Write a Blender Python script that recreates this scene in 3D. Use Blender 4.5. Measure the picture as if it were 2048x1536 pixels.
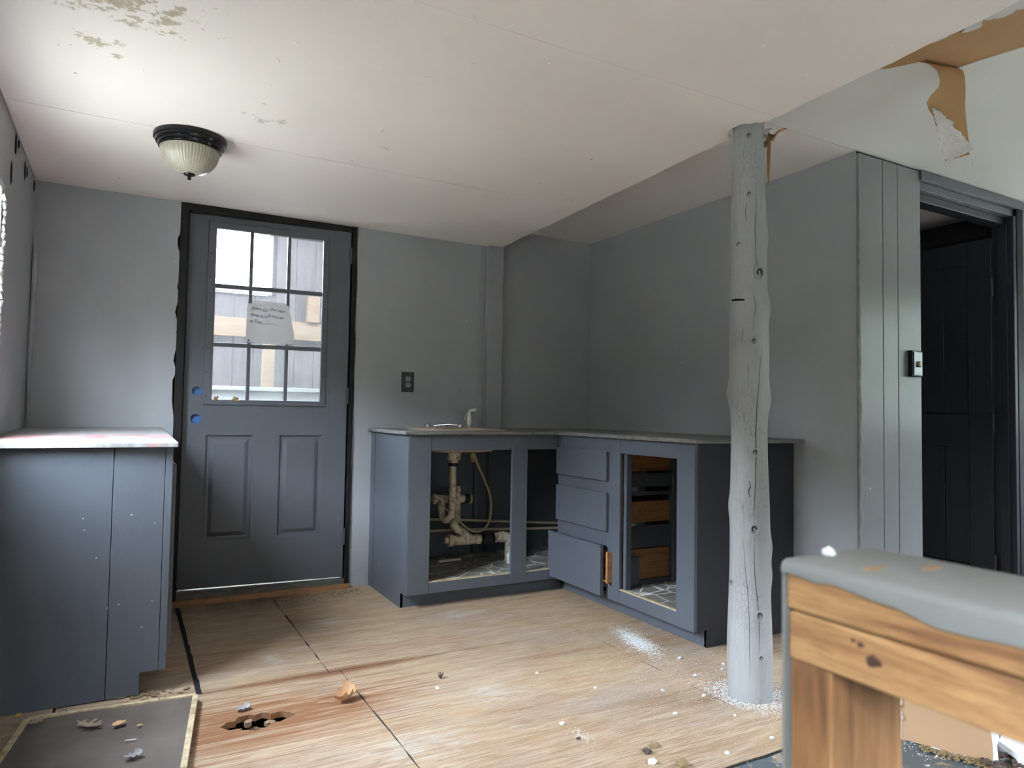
import bpy, bmesh, math, random
from mathutils import Vector, Matrix, noise as mnoise
from mathutils.geometry import tessellate_polygon

random.seed(7)
SC = bpy.context.scene
COL = SC.collection
for o in list(bpy.data.objects):
    bpy.data.objects.remove(o)

# ------------------------------------------------------------------ camera
YAW, PITCH, ROLL, FPX = -0.5073, 0.0417, -0.0166, 1389.0
cd = bpy.data.cameras.new('camera')
cam = bpy.data.objects.new('camera', cd)
COL.objects.link(cam)
fw = Vector((-math.sin(YAW) * math.cos(PITCH), math.cos(YAW) * math.cos(PITCH), math.sin(PITCH)))
rt = Vector((math.cos(YAW), math.sin(YAW), 0))
up = rt.cross(fw)
r2 = rt * math.cos(ROLL) - up * math.sin(ROLL)
u2 = up * math.cos(ROLL) + rt * math.sin(ROLL)
M = Matrix((r2, u2, -fw)).transposed().to_4x4()
M.translation = Vector((-0.2697, -4.0575, 1.0348))
cam.matrix_world = M
cd.sensor_width = 36.0
cd.lens = FPX / 2048 * 36.0
cd.clip_start = 0.02
cd.dof.use_dof = True
cd.dof.focus_distance = 3.2
cd.dof.aperture_fstop = 6.3
SC.camera = cam

# ------------------------------------------------------------------ light
SKY_STRENGTH = 42.0
w = bpy.data.worlds.new('world')
SC.world = w
w.use_nodes = True
bg = w.node_tree.nodes['Background']
bg.inputs[0].default_value = (0.80, 0.905, 1.0, 1)
bg.inputs[1].default_value = SKY_STRENGTH

WINDOWS = [  # name, wall plane axis, plane, a0, a1, z0, z1
    ('window_1', 'x', -0.69, -1.80, -0.90, 0.98, 1.86),
    ('window_2', 'x', -0.69, -4.85, -4.10, 1.00, 1.86),
    ('window_3', 'x', 5.00, -3.90, -2.60, 0.95, 1.95),
    ('window_4', 'y', -6.40, 0.40, 1.80, 1.00, 1.95),
]


def portal(name, loc, rot, sx, sy):
    ld = bpy.data.lights.new(name, 'AREA')
    ld.shape = 'RECTANGLE'
    ld.size, ld.size_y = sx, sy
    ld.cycles.is_portal = True
    lo = bpy.data.objects.new(name, ld)
    lo.location = loc
    lo.rotation_euler = rot
    COL.objects.link(lo)


for nm, ax, pl, a0, a1, z0, z1 in WINDOWS:
    if ax == 'y':
        portal(nm + '_daylight', ((a0 + a1) / 2, pl - 0.103, (z0 + z1) / 2), (math.pi / 2, 0, 0), a1 - a0, z1 - z0)
        continue
    sgn = 1 if pl < 0 else -1
    # area lights shine along local -Z
    portal(nm + '_daylight', (pl - sgn * (0.058 if pl < 0 else 0.103), (a0 + a1) / 2, (z0 + z1) / 2),
           (0, -sgn * math.pi / 2, 0), z1 - z0, a1 - a0)
portal('door_daylight', (0.43, 0.13, 1.55), (-math.pi / 2, 0, 0), 0.6, 0.95)

SC.view_settings.view_transform = 'Standard'
SC.view_settings.look = 'None'
SC.view_settings.gamma = 1
SC.view_settings.exposure = 1.28
SC.view_settings.use_curve_mapping = False
SC.cycles.max_bounces = 6
SC.cycles.diffuse_bounces = 4
SC.cycles.glossy_bounces = 2
SC.cycles.transmission_bounces = 4
SC.cycles.transparent_max_bounces = 8
SC.cycles.caustics_reflective = False
SC.cycles.caustics_refractive = False
SC.cycles.use_adaptive_sampling = True
SC.cycles.adaptive_threshold = 0.14
SC.cycles.adaptive_min_samples = 16


# ------------------------------------------------------------------ materials
class NT:
    def __init__(s, name):
        s.m = bpy.data.materials.new(name)
        s.m.use_nodes = True
        s.t = s.m.node_tree
        s.t.nodes.clear()
        s.out = s.t.nodes.new('ShaderNodeOutputMaterial')

    def n(s, typ, ins=None, **props):
        nd = s.t.nodes.new(typ)
        for k, v in props.items():
            setattr(nd, k, v)
        for k, v in (ins or {}).items():
            sock = nd.inputs[k]
            if isinstance(v, bpy.types.NodeSocket):
                s.t.links.new(v, sock)
            else:
                if sock.type == 'RGBA' and len(v) == 3:
                    v = (*v, 1)
                sock.default_value = v
        return nd

    def coord(s, scale=(1, 1, 1), loc=(0, 0, 0), rot=(0, 0, 0)):
        tc = s.n('ShaderNodeTexCoord')
        return s.n('ShaderNodeMapping', {'Vector': tc.outputs['Object'], 'Scale': scale, 'Location': loc, 'Rotation': rot}).outputs[0]

    def noise(s, vec, scale, detail=3, rough=.55, dist=0):
        return s.n('ShaderNodeTexNoise', {'Vector': vec, 'Scale': scale, 'Detail': detail, 'Roughness': rough, 'Distortion': dist}).outputs['Fac']

    def ramp(s, fac, stops, interp='LINEAR'):
        r = s.n('ShaderNodeValToRGB', {'Fac': fac})
        cr = r.color_ramp
        cr.interpolation = interp
        while len(cr.elements) < len(stops):
            cr.elements.new(.5)
        for e, (p, c) in zip(cr.elements, stops):
            e.position = p
            if not hasattr(c, '__len__'):
                c = (c, c, c)
            e.color = (*c, 1)
        return r.outputs['Color']

    def mix(s, fac, a, b, blend='MIX'):
        nd = s.n('ShaderNodeMix', data_type='RGBA', blend_type=blend)
        for i, v in ((0, fac), (6, a), (7, b)):
            if isinstance(v, bpy.types.NodeSocket):
                s.t.links.new(v, nd.inputs[i])
            elif i == 0:
                nd.inputs[0].default_value = v
            else:
                nd.inputs[i].default_value = (*v, 1) if len(v) == 3 else v
        return nd.outputs[2]

    def math(s, op, a, b=0.0, clamp=False):
        nd = s.n('ShaderNodeMath', operation=op, use_clamp=clamp)
        for i, v in ((0, a), (1, b)):
            if isinstance(v, bpy.types.NodeSocket):
                s.t.links.new(v, nd.inputs[i])
            else:
                nd.inputs[i].default_value = v
        return nd.outputs[0]

    def near(s, p, radius, vec=None, squash=(1, 1, 1)):
        """1 at point p falling to 0 at radius (object space)."""
        tc = vec or s.n('ShaderNodeTexCoord').outputs['Object']
        sub = s.n('ShaderNodeVectorMath', {0: tc, 1: p}, operation='SUBTRACT').outputs[0]
        mul = s.n('ShaderNodeVectorMath', {0: sub, 1: squash}, operation='MULTIPLY').outputs[0]
        ln = s.n('ShaderNodeVectorMath', {0: mul}, operation='LENGTH').outputs['Value']
        return s.n('ShaderNodeMapRange', {'Value': ln, 1: 0.0, 2: radius, 3: 1.0, 4: 0.0}).outputs[0]

    def bsdf(s, color, rough=.5, bump=None, bstr=.2, bdist=.01, metal=0, spec=.5, extra=None):
        b = s.n('ShaderNodeBsdfPrincipled', {'Base Color': color, 'Roughness': rough, 'Metallic': metal, 'Specular IOR Level': spec})
        for k, v in (extra or {}).items():
            b.inputs[k].default_value = v
        if bump is not None:
            bn = s.n('ShaderNodeBump', {'Height': bump, 'Strength': bstr, 'Distance': bdist})
            s.t.links.new(bn.outputs[0], b.inputs['Normal'])
        s.t.links.new(b.outputs[0], s.out.inputs[0])
        return s.m


def sc3(c, k):
    return tuple(max(0, v * k) for v in c)


def paint(name, col, rough=.45, var=.10, speck=0.0, brush=(3, 3, 3), bstr=.12, chips=None, spec=.5, chipcol=(.6, .6, .58)):
    t = NT(name)
    v = t.coord()
    n1 = t.noise(v, 2.2, 4)
    n2 = t.noise(t.coord(brush), 14, 3)
    c = t.ramp(n1, [(.3, sc3(col, 1 - var)), (.7, sc3(col, 1 + var))])
    c = t.mix(t.math('MULTIPLY', n2, .25), c, sc3(col, .8))
    if speck > 0:
        vo = t.n('ShaderNodeTexVoronoi', {'Vector': v, 'Scale': 9.0, 'Randomness': 1.0})
        f = t.ramp(vo.outputs['Distance'], [(0, 1), (.012 * speck + .018, 1), (.012 * speck + .03, 0)])
        pick = t.ramp(t.noise(v, 3.1, 2), [(.52, 0), (.55, 1)])
        c = t.mix(t.math('MULTIPLY', f, pick), c, chipcol)
    if chips:
        f = t.ramp(t.noise(v, chips, 6, .65), [(.66, 0), (.70, 1)])
        c = t.mix(f, c, chipcol)
    bm = t.noise(t.coord(brush), 40, 3)
    return t.bsdf(c, rough, bm, bstr, .004, spec=spec)


def wood(name, c1, c2, dark, grain=(1, 14, 14), rough=.6, scale=3.0, knots=True, bstr=.25):
    t = NT(name)
    v = t.coord(grain)
    n = t.noise(v, scale, 5, .6, 1.2)
    c = t.ramp(n, [(.28, dark), (.42, c2), (.6, c1), (.8, sc3(c1, 1.15))])
    fine = t.noise(t.coord(tuple(g * 4 for g in grain)), scale * 3, 3)
    c = t.mix(t.math('MULTIPLY', t.ramp(fine, [(.45, 0), (.62, 1)]), .45), c, sc3(c2, .7))
    if knots:
        blot = t.ramp(t.noise(t.coord((1, 1, 1)), 11, 4), [(.62, 0), (.72, 1)])
        c = t.mix(t.math('MULTIPLY', blot, .6), c, dark)
    return t.bsdf(c, rough, n, bstr, .004)


MT = {}
MT['wall'] = paint('wall_paint_grey', (.320, .328, .342), .42, .05, .6, (1, 1, .6), .10)
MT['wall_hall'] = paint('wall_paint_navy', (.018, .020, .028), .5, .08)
MT['wall_plain'] = paint('wall_paint_light', (.60, .59, .57), .6, .08)  # pale paint for the unseen walls, chosen to bounce light inward
MT['trim'] = paint('trim_paint_grey', (.30, .307, .32), .32, .06, .7, (8, 8, .6), .12)
MT['panelling'] = paint('panelling_paint', (.185, .188, .196), .30, .05, 1.3, (10, 10, .5), .14)
MT['cab'] = paint('cabinet_paint_blue_grey', (.084, .093, .110), .36, .07, .5, (10, 10, .6), .15)
MT['cab_dark'] = paint('cabinet_paint_darkened', (.016, .018, .024), .42, .08, .4, (10, 10, .6), .15)  # darker copy of the cabinet paint that keeps the end panel dark
MT['door'] = paint('door_paint_slate', (.076, .081, .096), .34, .07, .5, (10, 10, .5), .14)
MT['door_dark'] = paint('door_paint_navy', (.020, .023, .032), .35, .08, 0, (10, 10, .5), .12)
MT['jamb'] = paint('jamb_paint_black', (.009, .008, .008), .6, .2, .8, (8, 8, .8), .3, chips=9, chipcol=(.05, .032, .018), spec=.25)
MT['gap'] = paint('dark_gap', (.006, .005, .005), .9, .1)
MT['drywall_edge'] = paint('gypsum_white', (.72, .69, .67), .9, .12, 0, (1, 1, 1), .5)
MT['caulk'] = paint('caulk_grey', (.26, .27, .275), .35, .15)
MT['white_paint'] = paint('white_chipped_paint', (.68, .68, .66), .5, .1, 0, (2, 2, 2), .2, chips=14, chipcol=(.16, .12, .09))
MT['glass_dome'] = None


def mat_ceiling(name, col, stains, bstr=.05):
    t = NT(name)
    v = t.coord()
    n1 = t.noise(v, 1.3, 4)
    c = t.ramp(n1, [(.3, sc3(col, .95)), (.7, sc3(col, 1.03))])
    nz = t.noise(v, 30, 6, .75)
    nb = t.noise(t.coord((1, 1, 1), (3, 1, 0)), 13, 4, .6)
    for p, r, s, colr in stains:
        k = t.near(p, r, squash=s)
        f = t.ramp(t.math('ADD', t.math('MULTIPLY', k, .20), t.math('MULTIPLY', t.math('ADD', nz, nb), .45)), [(.632, 0), (.655, .75), (.74, 1)])
        f = t.math('MULTIPLY', f, t.ramp(k, [(0, 0), (.15, 1)]))
        c = t.mix(t.math('MULTIPLY', f, .8), c, colr)
    vo = t.n('ShaderNodeTexVoronoi', {'Vector': v, 'Scale': 5.0, 'Randomness': 1.0})
    f = t.ramp(vo.outputs['Distance'], [(0, 1), (.020, 1), (.032, 0)])
    pick = t.ramp(t.noise(v, 2.3, 2), [(.50, 0), (.53, 1)])
    c = t.mix(t.math('MULTIPLY', t.math('MULTIPLY', f, pick), .8), c, (.30, .24, .18))
    return t.bsdf(c, .55, t.noise(v, 60, 3), bstr, .003)


BR = (.33, .25, .13)
MT['ceiling'] = mat_ceiling('ceiling_white_stained', (.86, .795, .75), [
    ((-.30, -1.93, 2.13), .46, (.75, 1.2, 1), BR), ((-.39, -1.64, 2.13), .20, (1, 1, 1), BR),
    ((.62, -1.30, 2.13), .10, (.8, 1.6, 1), (.46, .41, .33)), ((1.695, -1.12, 2.13), .12, (.8, 1.6, 1), (.46, .41, .33)),
    ((.20, -1.33, 2.13), .20, (.7, 2, 1), (.45, .40, .33))])
MT['ceiling_raised'] = mat_ceiling('ceiling_pale_green_grey', (.78, .78, .735), [
    ((3.9, -2.5, 2.26), .3, (1, 1, 1), (.45, .44, .36))])
MT['ceiling_alcove'] = mat_ceiling('ceiling_alcove_white', (.78, .725, .69), [])


def mat_floor():
    t = NT('plywood_floor')
    v = t.coord()
    g = t.noise(t.coord((1.0, 9, 1)), 2.6, 6, .62, 1.0)
    fine = t.noise(t.coord((2.2, 60, 1)), 3.5, 4, .7, .6)
    c = t.ramp(g, [(.25, (.235, .140, .078)), (.40, (.350, .235, .148)), (.58, (.420, .310, .215)), (.78, (.475, .385, .29))])
    c = t.mix(t.math('MULTIPLY', t.ramp(fine, [(.40, 1), (.54, 0)]), .75), c, (.21, .135, .085))
    # big tonal patches: yellowed, greyed
    big = t.noise(v, 1.5, 4, .6)
    c = t.mix(t.math('MULTIPLY', t.ramp(big, [(.50, 0), (.66, 1)]), .35), c, (.43, .315, .175))
    grey = t.noise(t.coord((1, 2.2, 1), (4, 2, 0)), 1.6, 5, .65)
    c = t.mix(t.math('MULTIPLY', t.ramp(grey, [(.48, 0), (.66, 1)]), .32), c, (.34, .31, .285))
    # red-brown wet streaks beside the long joint and round the rotten hole
    streak = t.noise(t.coord((1.2, 26, 1), (0, .3, 0)), 2.2, 5, .6, .8)
    k = t.near((.16, -1.60, 0), .62, squash=(.72, 1.7, 1))
    f = t.ramp(t.math('ADD', t.math('MULTIPLY', k, .38), t.math('MULTIPLY', streak, .85)), [(.52, 0), (.72, 1)])
    c = t.mix(t.math('MULTIPLY', f, .9), c, (.185, .075, .028))
    k = t.near((.45, -1.28, 0), 1.0, squash=(1.0, 14, 1))
    f = t.ramp(t.math('ADD', t.math('MULTIPLY', k, .6), t.math('MULTIPLY', streak, .4)), [(.44, 0), (.64, 1)])
    c = t.mix(t.math('MULTIPLY', f, .85), c, (.17, .072, .034))
    # darker mottling towards the threshold
    k = t.near((.25, -.05, 0), .95, squash=(.8, 1.6, 1))
    dn = t.noise(v, 7, 6, .7)
    f = t.ramp(t.math('ADD', t.math('MULTIPLY', k, .5), t.math('MULTIPLY', dn, .5)), [(.45, 0), (.75, 1)])
    c = t.mix(t.math('MULTIPLY', f, .7), c, (.10, .068, .045))
    # white scuffs of old paint
    sn = t.noise(t.coord((3, 22, 1), (.4, .7, 0)), 3.0, 5, .75)
    for p, r, s in [((.30, -1.02, 0), .24, (2.2, .8, 1)), ((.62, -.62, 0), .30, (1, 1.6, 1)), ((1.25, -.78, 0), .42, (.8, 2.6, 1)),
                    ((.95, -1.75, 0), .35, (1, 1.6, 1)), ((.55, -2.0, 0), .5, (1, 2, 1)),]:
        k = t.near(p, r, squash=s)
        f = t.ramp(t.math('ADD', t.math('MULTIPLY', k, .28), t.math('MULTIPLY', sn, .75)), [(.575, 0), (.62, 1)])
        f = t.math('MULTIPLY', f, t.ramp(k, [(0, 0), (.2, 1)]))
        c = t.mix(t.math('MULTIPLY', f, .36), c, (.46, .445, .42))
    # dark flecks
    fl = t.ramp(t.noise(v, 42, 4, .7), [(.70, 0), (.74, 1)])
    c = t.mix(t.math('MULTIPLY', fl, .7), c, (.085, .05, .03))
    return t.bsdf(c, .72, t.math('ADD', fine, g), .5, .004, spec=.2)


MT['floor'] = mat_floor()


def mat_peel_floor():
    t = NT('peeling_grey_floor_paint')
    v = t.coord()
    a = t.ramp(t.noise(v, 7, 7, .7, .6), [(.50, 0), (.53, 1)])
    b = t.ramp(t.noise(t.coord((1, 1, 1), (5, 5, 0)), 11, 7, .7), [(.60, 0), (.63, 1)])
    c = t.mix(a, (.085, .105, .115), (.30, .23, .17))
    c = t.mix(b, c, (.62, .64, .63))
    return t.bsdf(c, .5, a, .4, .004)


MT['floor_peel'] = mat_peel_floor()
MT['subfloor'] = paint('dirt_under_floor', (.055, .040, .028), .95, .3, 0, (1, 1, 1), .6)
MT['rot'] = paint('rotten_wood', (.20, .135, .075), .95, .35, 0, (1, 3, 1), .8)
MT['pine'] = wood('raw_pine', (.31, .165, .066), (.205, .092, .034), (.065, .025, .010), (14, 1.2, 14), .6, 2.6)
MT['pine_stud'] = wood('raw_pine_stud', (.26, .128, .050), (.19, .085, .031), (.075, .030, .011), (14, 14, 1.0), .6, 2.6)
MT['drawer_wood'] = wood('drawer_box_wood', (.40, .20, .075), (.30, .135, .045), (.12, .05, .018), (1.2, 10, 10), .55, 3)
MT['orange_wood'] = wood('orange_strip_wood', (.36, .18, .08), (.26, .12, .05), (.09, .045, .02), (1, 10, 10), .7, 3)
MT['screen_wood'] = wood('screen_frame_wood', (.52, .42, .27), (.40, .31, .19), (.18, .12, .06), (6, 6, 6), .7, 3)
MT['ply_edge'] = wood('countertop_plywood', (.20, .19, .175), (.13, .125, .12), (.05, .045, .04), (1.5, 8, 30), .65, 3)
MT['sill_wood'] = wood('weathered_sill', (.15, .14, .125), (.105, .095, .083), (.05, .042, .035), (1.5, 10, 10), .95, 3)
MT['pine_knot'] = paint('pine_knot', (.045, .018, .008), .7, .3)
MT['kraft'] = paint('brown_kraft_paper', (.47, .285, .135), .8, .08, 0, (1, 1, 1), .2)
MT['kraft_pale'] = paint('brown_drywall_paper', (.42, .26, .145), .85, .10, 0, (1, 1, 1), .2, chips=10, chipcol=(.31, .18, .09))
MT['black_metal'] = NT('black_metal').bsdf((.005, .005, .006), .17, spec=.3)
MT['plastic_dark'] = paint('dark_plastic', (.030, .031, .034), .35, .06)
MT['receptacle'] = paint('receptacle_grey', (.27, .27, .27), .4, .05)
MT['hinge'] = paint('hinge_painted', (.045, .046, .050), .4, .2)
t_ = NT('pvc_cream_grimy')
c_ = t_.ramp(t_.noise(t_.coord(), 9, 4), [(.3, (.55, .47, .35)), (.7, (.68, .60, .46))])
c_ = t_.mix(t_.math('MULTIPLY', t_.ramp(t_.noise(t_.coord((1, 1, .5)), 34, 5, .7), [(.50, 0), (.60, 1)]), .75), c_, (.13, .07, .035))
MT['pvc'] = t_.bsdf(c_, .45)
MT['cpvc'] = paint('supply_pipe_cream', (.56, .46, .32), .5, .12)
MT['hose'] = paint('hose_cream', (.55, .45, .25), .5, .1)
MT['rubber'] = paint('black_rubber', (.012, .012, .013), .55, .1)
MT['enamel'] = paint('sink_enamel_brownish', (.42, .33, .25), .35, .15, 0, (1, 1, 1), .1)
MT['chrome'] = NT('chrome').bsdf((.7, .7, .7), .18, metal=1)
MT['old_chrome'] = NT('old_chrome').bsdf((.22, .225, .23), .38, metal=1)
MT['cap_paint'] = paint('cap_paint_grey', (.150, .143, .128), .5, .10, 0, (2, 2, 2), .15)
MT['white_plastic'] = paint('white_plastic', (.70, .68, .62), .35, .06)
MT['blue_tape'] = paint('blue_tape', (.030, .115, .33), .5, .2, 0, (8, 8, 1), .3)
t_ = NT('notebook_paper')
d_ = t_.n('ShaderNodeBsdfDiffuse', {'Color': (.78, .77, .81)})
l_ = t_.n('ShaderNodeBsdfTranslucent', {'Color': (.70, .69, .73)})
x_ = t_.n('ShaderNodeMixShader', {0: .16, 1: d_.outputs[0], 2: l_.outputs[0]})
t_.t.links.new(x_.outputs[0], t_.out.inputs[0])
MT['paper'] = t_.m
MT['ink'] = NT('ink').bsdf((.05, .05, .06), .7)
MT['dust'] = paint('plaster_dust', (.60, .60, .60), .95, .05)
MT['crumb_brown'] = paint('brown_crumb', (.25, .175, .08), .95, .3, 0, (1, 1, 1), .5)
MT['crumb_dark'] = paint('dark_crumb', (.09, .06, .045), .95, .3, 0, (1, 1, 1), .5)
MT['leaf_tan'] = paint('dry_leaf_tan', (.52, .30, .155), .65, .2, 0, (1, 1, 1), .3)
MT['leaf_brown'] = paint('dry_leaf_brown', (.26, .185, .13), .7, .2, 0, (1, 1, 1), .3)
MT['leaf_grey'] = paint('dry_leaf_grey', (.27, .25, .26), .7, .2, 0, (1, 1, 1), .3)
MT['yellow'] = paint('yellow_scrap', (.65, .47, .03), .5, .1)
MT['ground'] = paint('outdoor_ground', (.135, .13, .105), .95, .2)
MT['sky_blocker'] = paint('sky_blocker_dark', (.035, .040, .025), .95, .4)
MT['metal_dull'] = paint('dull_metal', (.20, .17, .13), .4, .2)


def mat_screen():
    t = NT('screen_mesh_brown')
    v = t.coord()
    n = t.noise(v, 5, 5, .65)
    c = t.ramp(n, [(.3, (.080, .060, .050)), (.7, (.125, .098, .082))])
    wv = t.n('ShaderNodeTexChecker', {'Vector': v, 'Scale': 500.0}).outputs['Fac']
    return t.bsdf(c, .6, wv, .2, .001)


MT['screen'] = mat_screen()


def mat_counter_white():
    t = NT('countertop_worn_white_red')
    v = t.coord()
    g = t.noise(t.coord((1.6, 16, 1)), 3.2, 6, .7, .6)
    c = t.ramp(g, [(.32, (.07, .07, .07)), (.45, (.22, .215, .205)), (.62, (.36, .352, .335))])
    n2 = t.noise(t.coord((2.2, 9, 1), (1.3, .4, 0)), 3.0, 5, .6)
    f = t.ramp(n2, [(.50, 0), (.57, 1)])
    k = t.near((-.34, -.95, .9), .5, squash=(.9, 1.5, 1))
    c = t.mix(t.math('MULTIPLY', t.math('MULTIPLY', f, t.ramp(k, [(0, 0), (.3, 1)])), .9), c, (.33, .022, .035))
    k2 = t.ramp(t.noise(v, 16, 5), [(.60, 0), (.66, 1)])
    c = t.mix(t.math('MULTIPLY', k2, .5), c, (.20, .22, .25))
    return t.bsdf(c, .5, g, .3, .004)


MT['counter_white'] = mat_counter_white()


def mat_vinyl():
    t = NT('vinyl_flagstone')
    vv = t.n('ShaderNodeVectorMath', {0: t.coord(), 1: t.n('ShaderNodeTexNoise', {'Vector': t.coord(), 'Scale': 6.0}).outputs['Color']}, operation='ADD')
    vo = t.n('ShaderNodeTexVoronoi', {'Vector': t.coord(), 'Scale': 8.0}, feature='DISTANCE_TO_EDGE')
    f = t.ramp(vo.outputs['Distance'], [(0, 1), (.020, 1), (.036, 0)])
    st = t.ramp(t.noise(t.coord(), 7, 4), [(.3, (.15, .14, .125)), (.7, (.25, .235, .205))])
    c = t.mix(f, st, (.74, .73, .68))
    t.t.nodes.remove(vv)
    return t.bsdf(c, .35, f, .2, .002)


MT['vinyl'] = mat_vinyl()


def mat_post():
    t = NT('log_post_paint')
    v = t.coord()
    base = (.335, .338, .336)
    c = t.ramp(t.noise(v, 4, 4), [(.3, sc3(base, .92)), (.7, sc3(base, 1.06))])
    crack = t.noise(t.coord((22, 22, 2.2)), 3.2, 6, .7, .8)
    f = t.ramp(crack, [(.33, 1), (.39, 0)])
    c = t.mix(t.math('MULTIPLY', f, .5), c, (.06, .06, .06))
    net = t.n('ShaderNodeTexVoronoi', {'Vector': t.coord((1, 1, .55)), 'Scale': 75.0}, feature='DISTANCE_TO_EDGE').outputs['Distance']
    nf = t.math('MULTIPLY', t.ramp(net, [(0, 1), (.05, 0)]), t.ramp(t.noise(v, 6, 3), [(.46, 0), (.58, 1)]))
    c = t.mix(t.math('MULTIPLY', nf, .35), c, (.09, .09, .09))
    h = t.math('SUBTRACT', t.math('MULTIPLY', crack, 1.2), t.math('MULTIPLY', nf, .25))
    return t.bsdf(c, .33, h, .6, .008)


MT['post'] = mat_post()


def mat_glass(name, haze, tint=(.97, .98, 1.0)):
    t = NT(name)
    tr = t.n('ShaderNodeBsdfTransparent', {'Color': tint})
    df = t.n('ShaderNodeBsdfTranslucent', {'Color': (.9, .9, .92)})
    d2 = t.n('ShaderNodeBsdfDiffuse', {'Color': (.75, .75, .77)})
    ms = t.n('ShaderNodeMixShader', {0: .35, 1: df.outputs[0], 2: d2.outputs[0]})
    nz = t.noise(t.coord(), 14, 6, .7, .8)
    f = t.math('MULTIPLY', t.ramp(nz, [(.3, .45), (.75, 1)]), haze)
    m1 = t.n('ShaderNodeMixShader', {0: f, 1: tr.outputs[0], 2: ms.outputs[0]})
    gl = t.n('ShaderNodeBsdfGlossy', {'Roughness': .05})
    lw = t.n('ShaderNodeLayerWeight', {'Blend': .5}).outputs['Facing']
    fr = t.math('ADD', t.math('MULTIPLY', t.math('POWER', lw, 4.0), .6), .02)
    m2 = t.n('ShaderNodeMixShader', {0: fr, 1: m1.outputs[0], 2: gl.outputs[0]})
    t.t.links.new(m2.outputs[0], t.out.inputs[0])
    return t.m


MT['glass_dirty'] = mat_glass('dirty_glass', .075)
MT['glass_clear'] = mat_glass('window_glass', .06)
t_ = NT('ribbed_glass_shade')
MT['glass_dome'] = t_.bsdf((.33, .305, .25), .30, spec=.4)
MT['porch_board'] = wood('porch_weathered_board', (.075, .060, .060), (.055, .044, .044), (.033, .026, .026), (10, 10, .8), .8, 2.2, False)
MT['porch_rail'] = wood('porch_pine_rail', (.17, .11, .06), (.14, .085, .043), (.08, .047, .023), (1, 10, 10), .7, 2.4)
MT['porch_white'] = paint('porch_white_paint', (.21, .21, .21), .6, .06)


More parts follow.
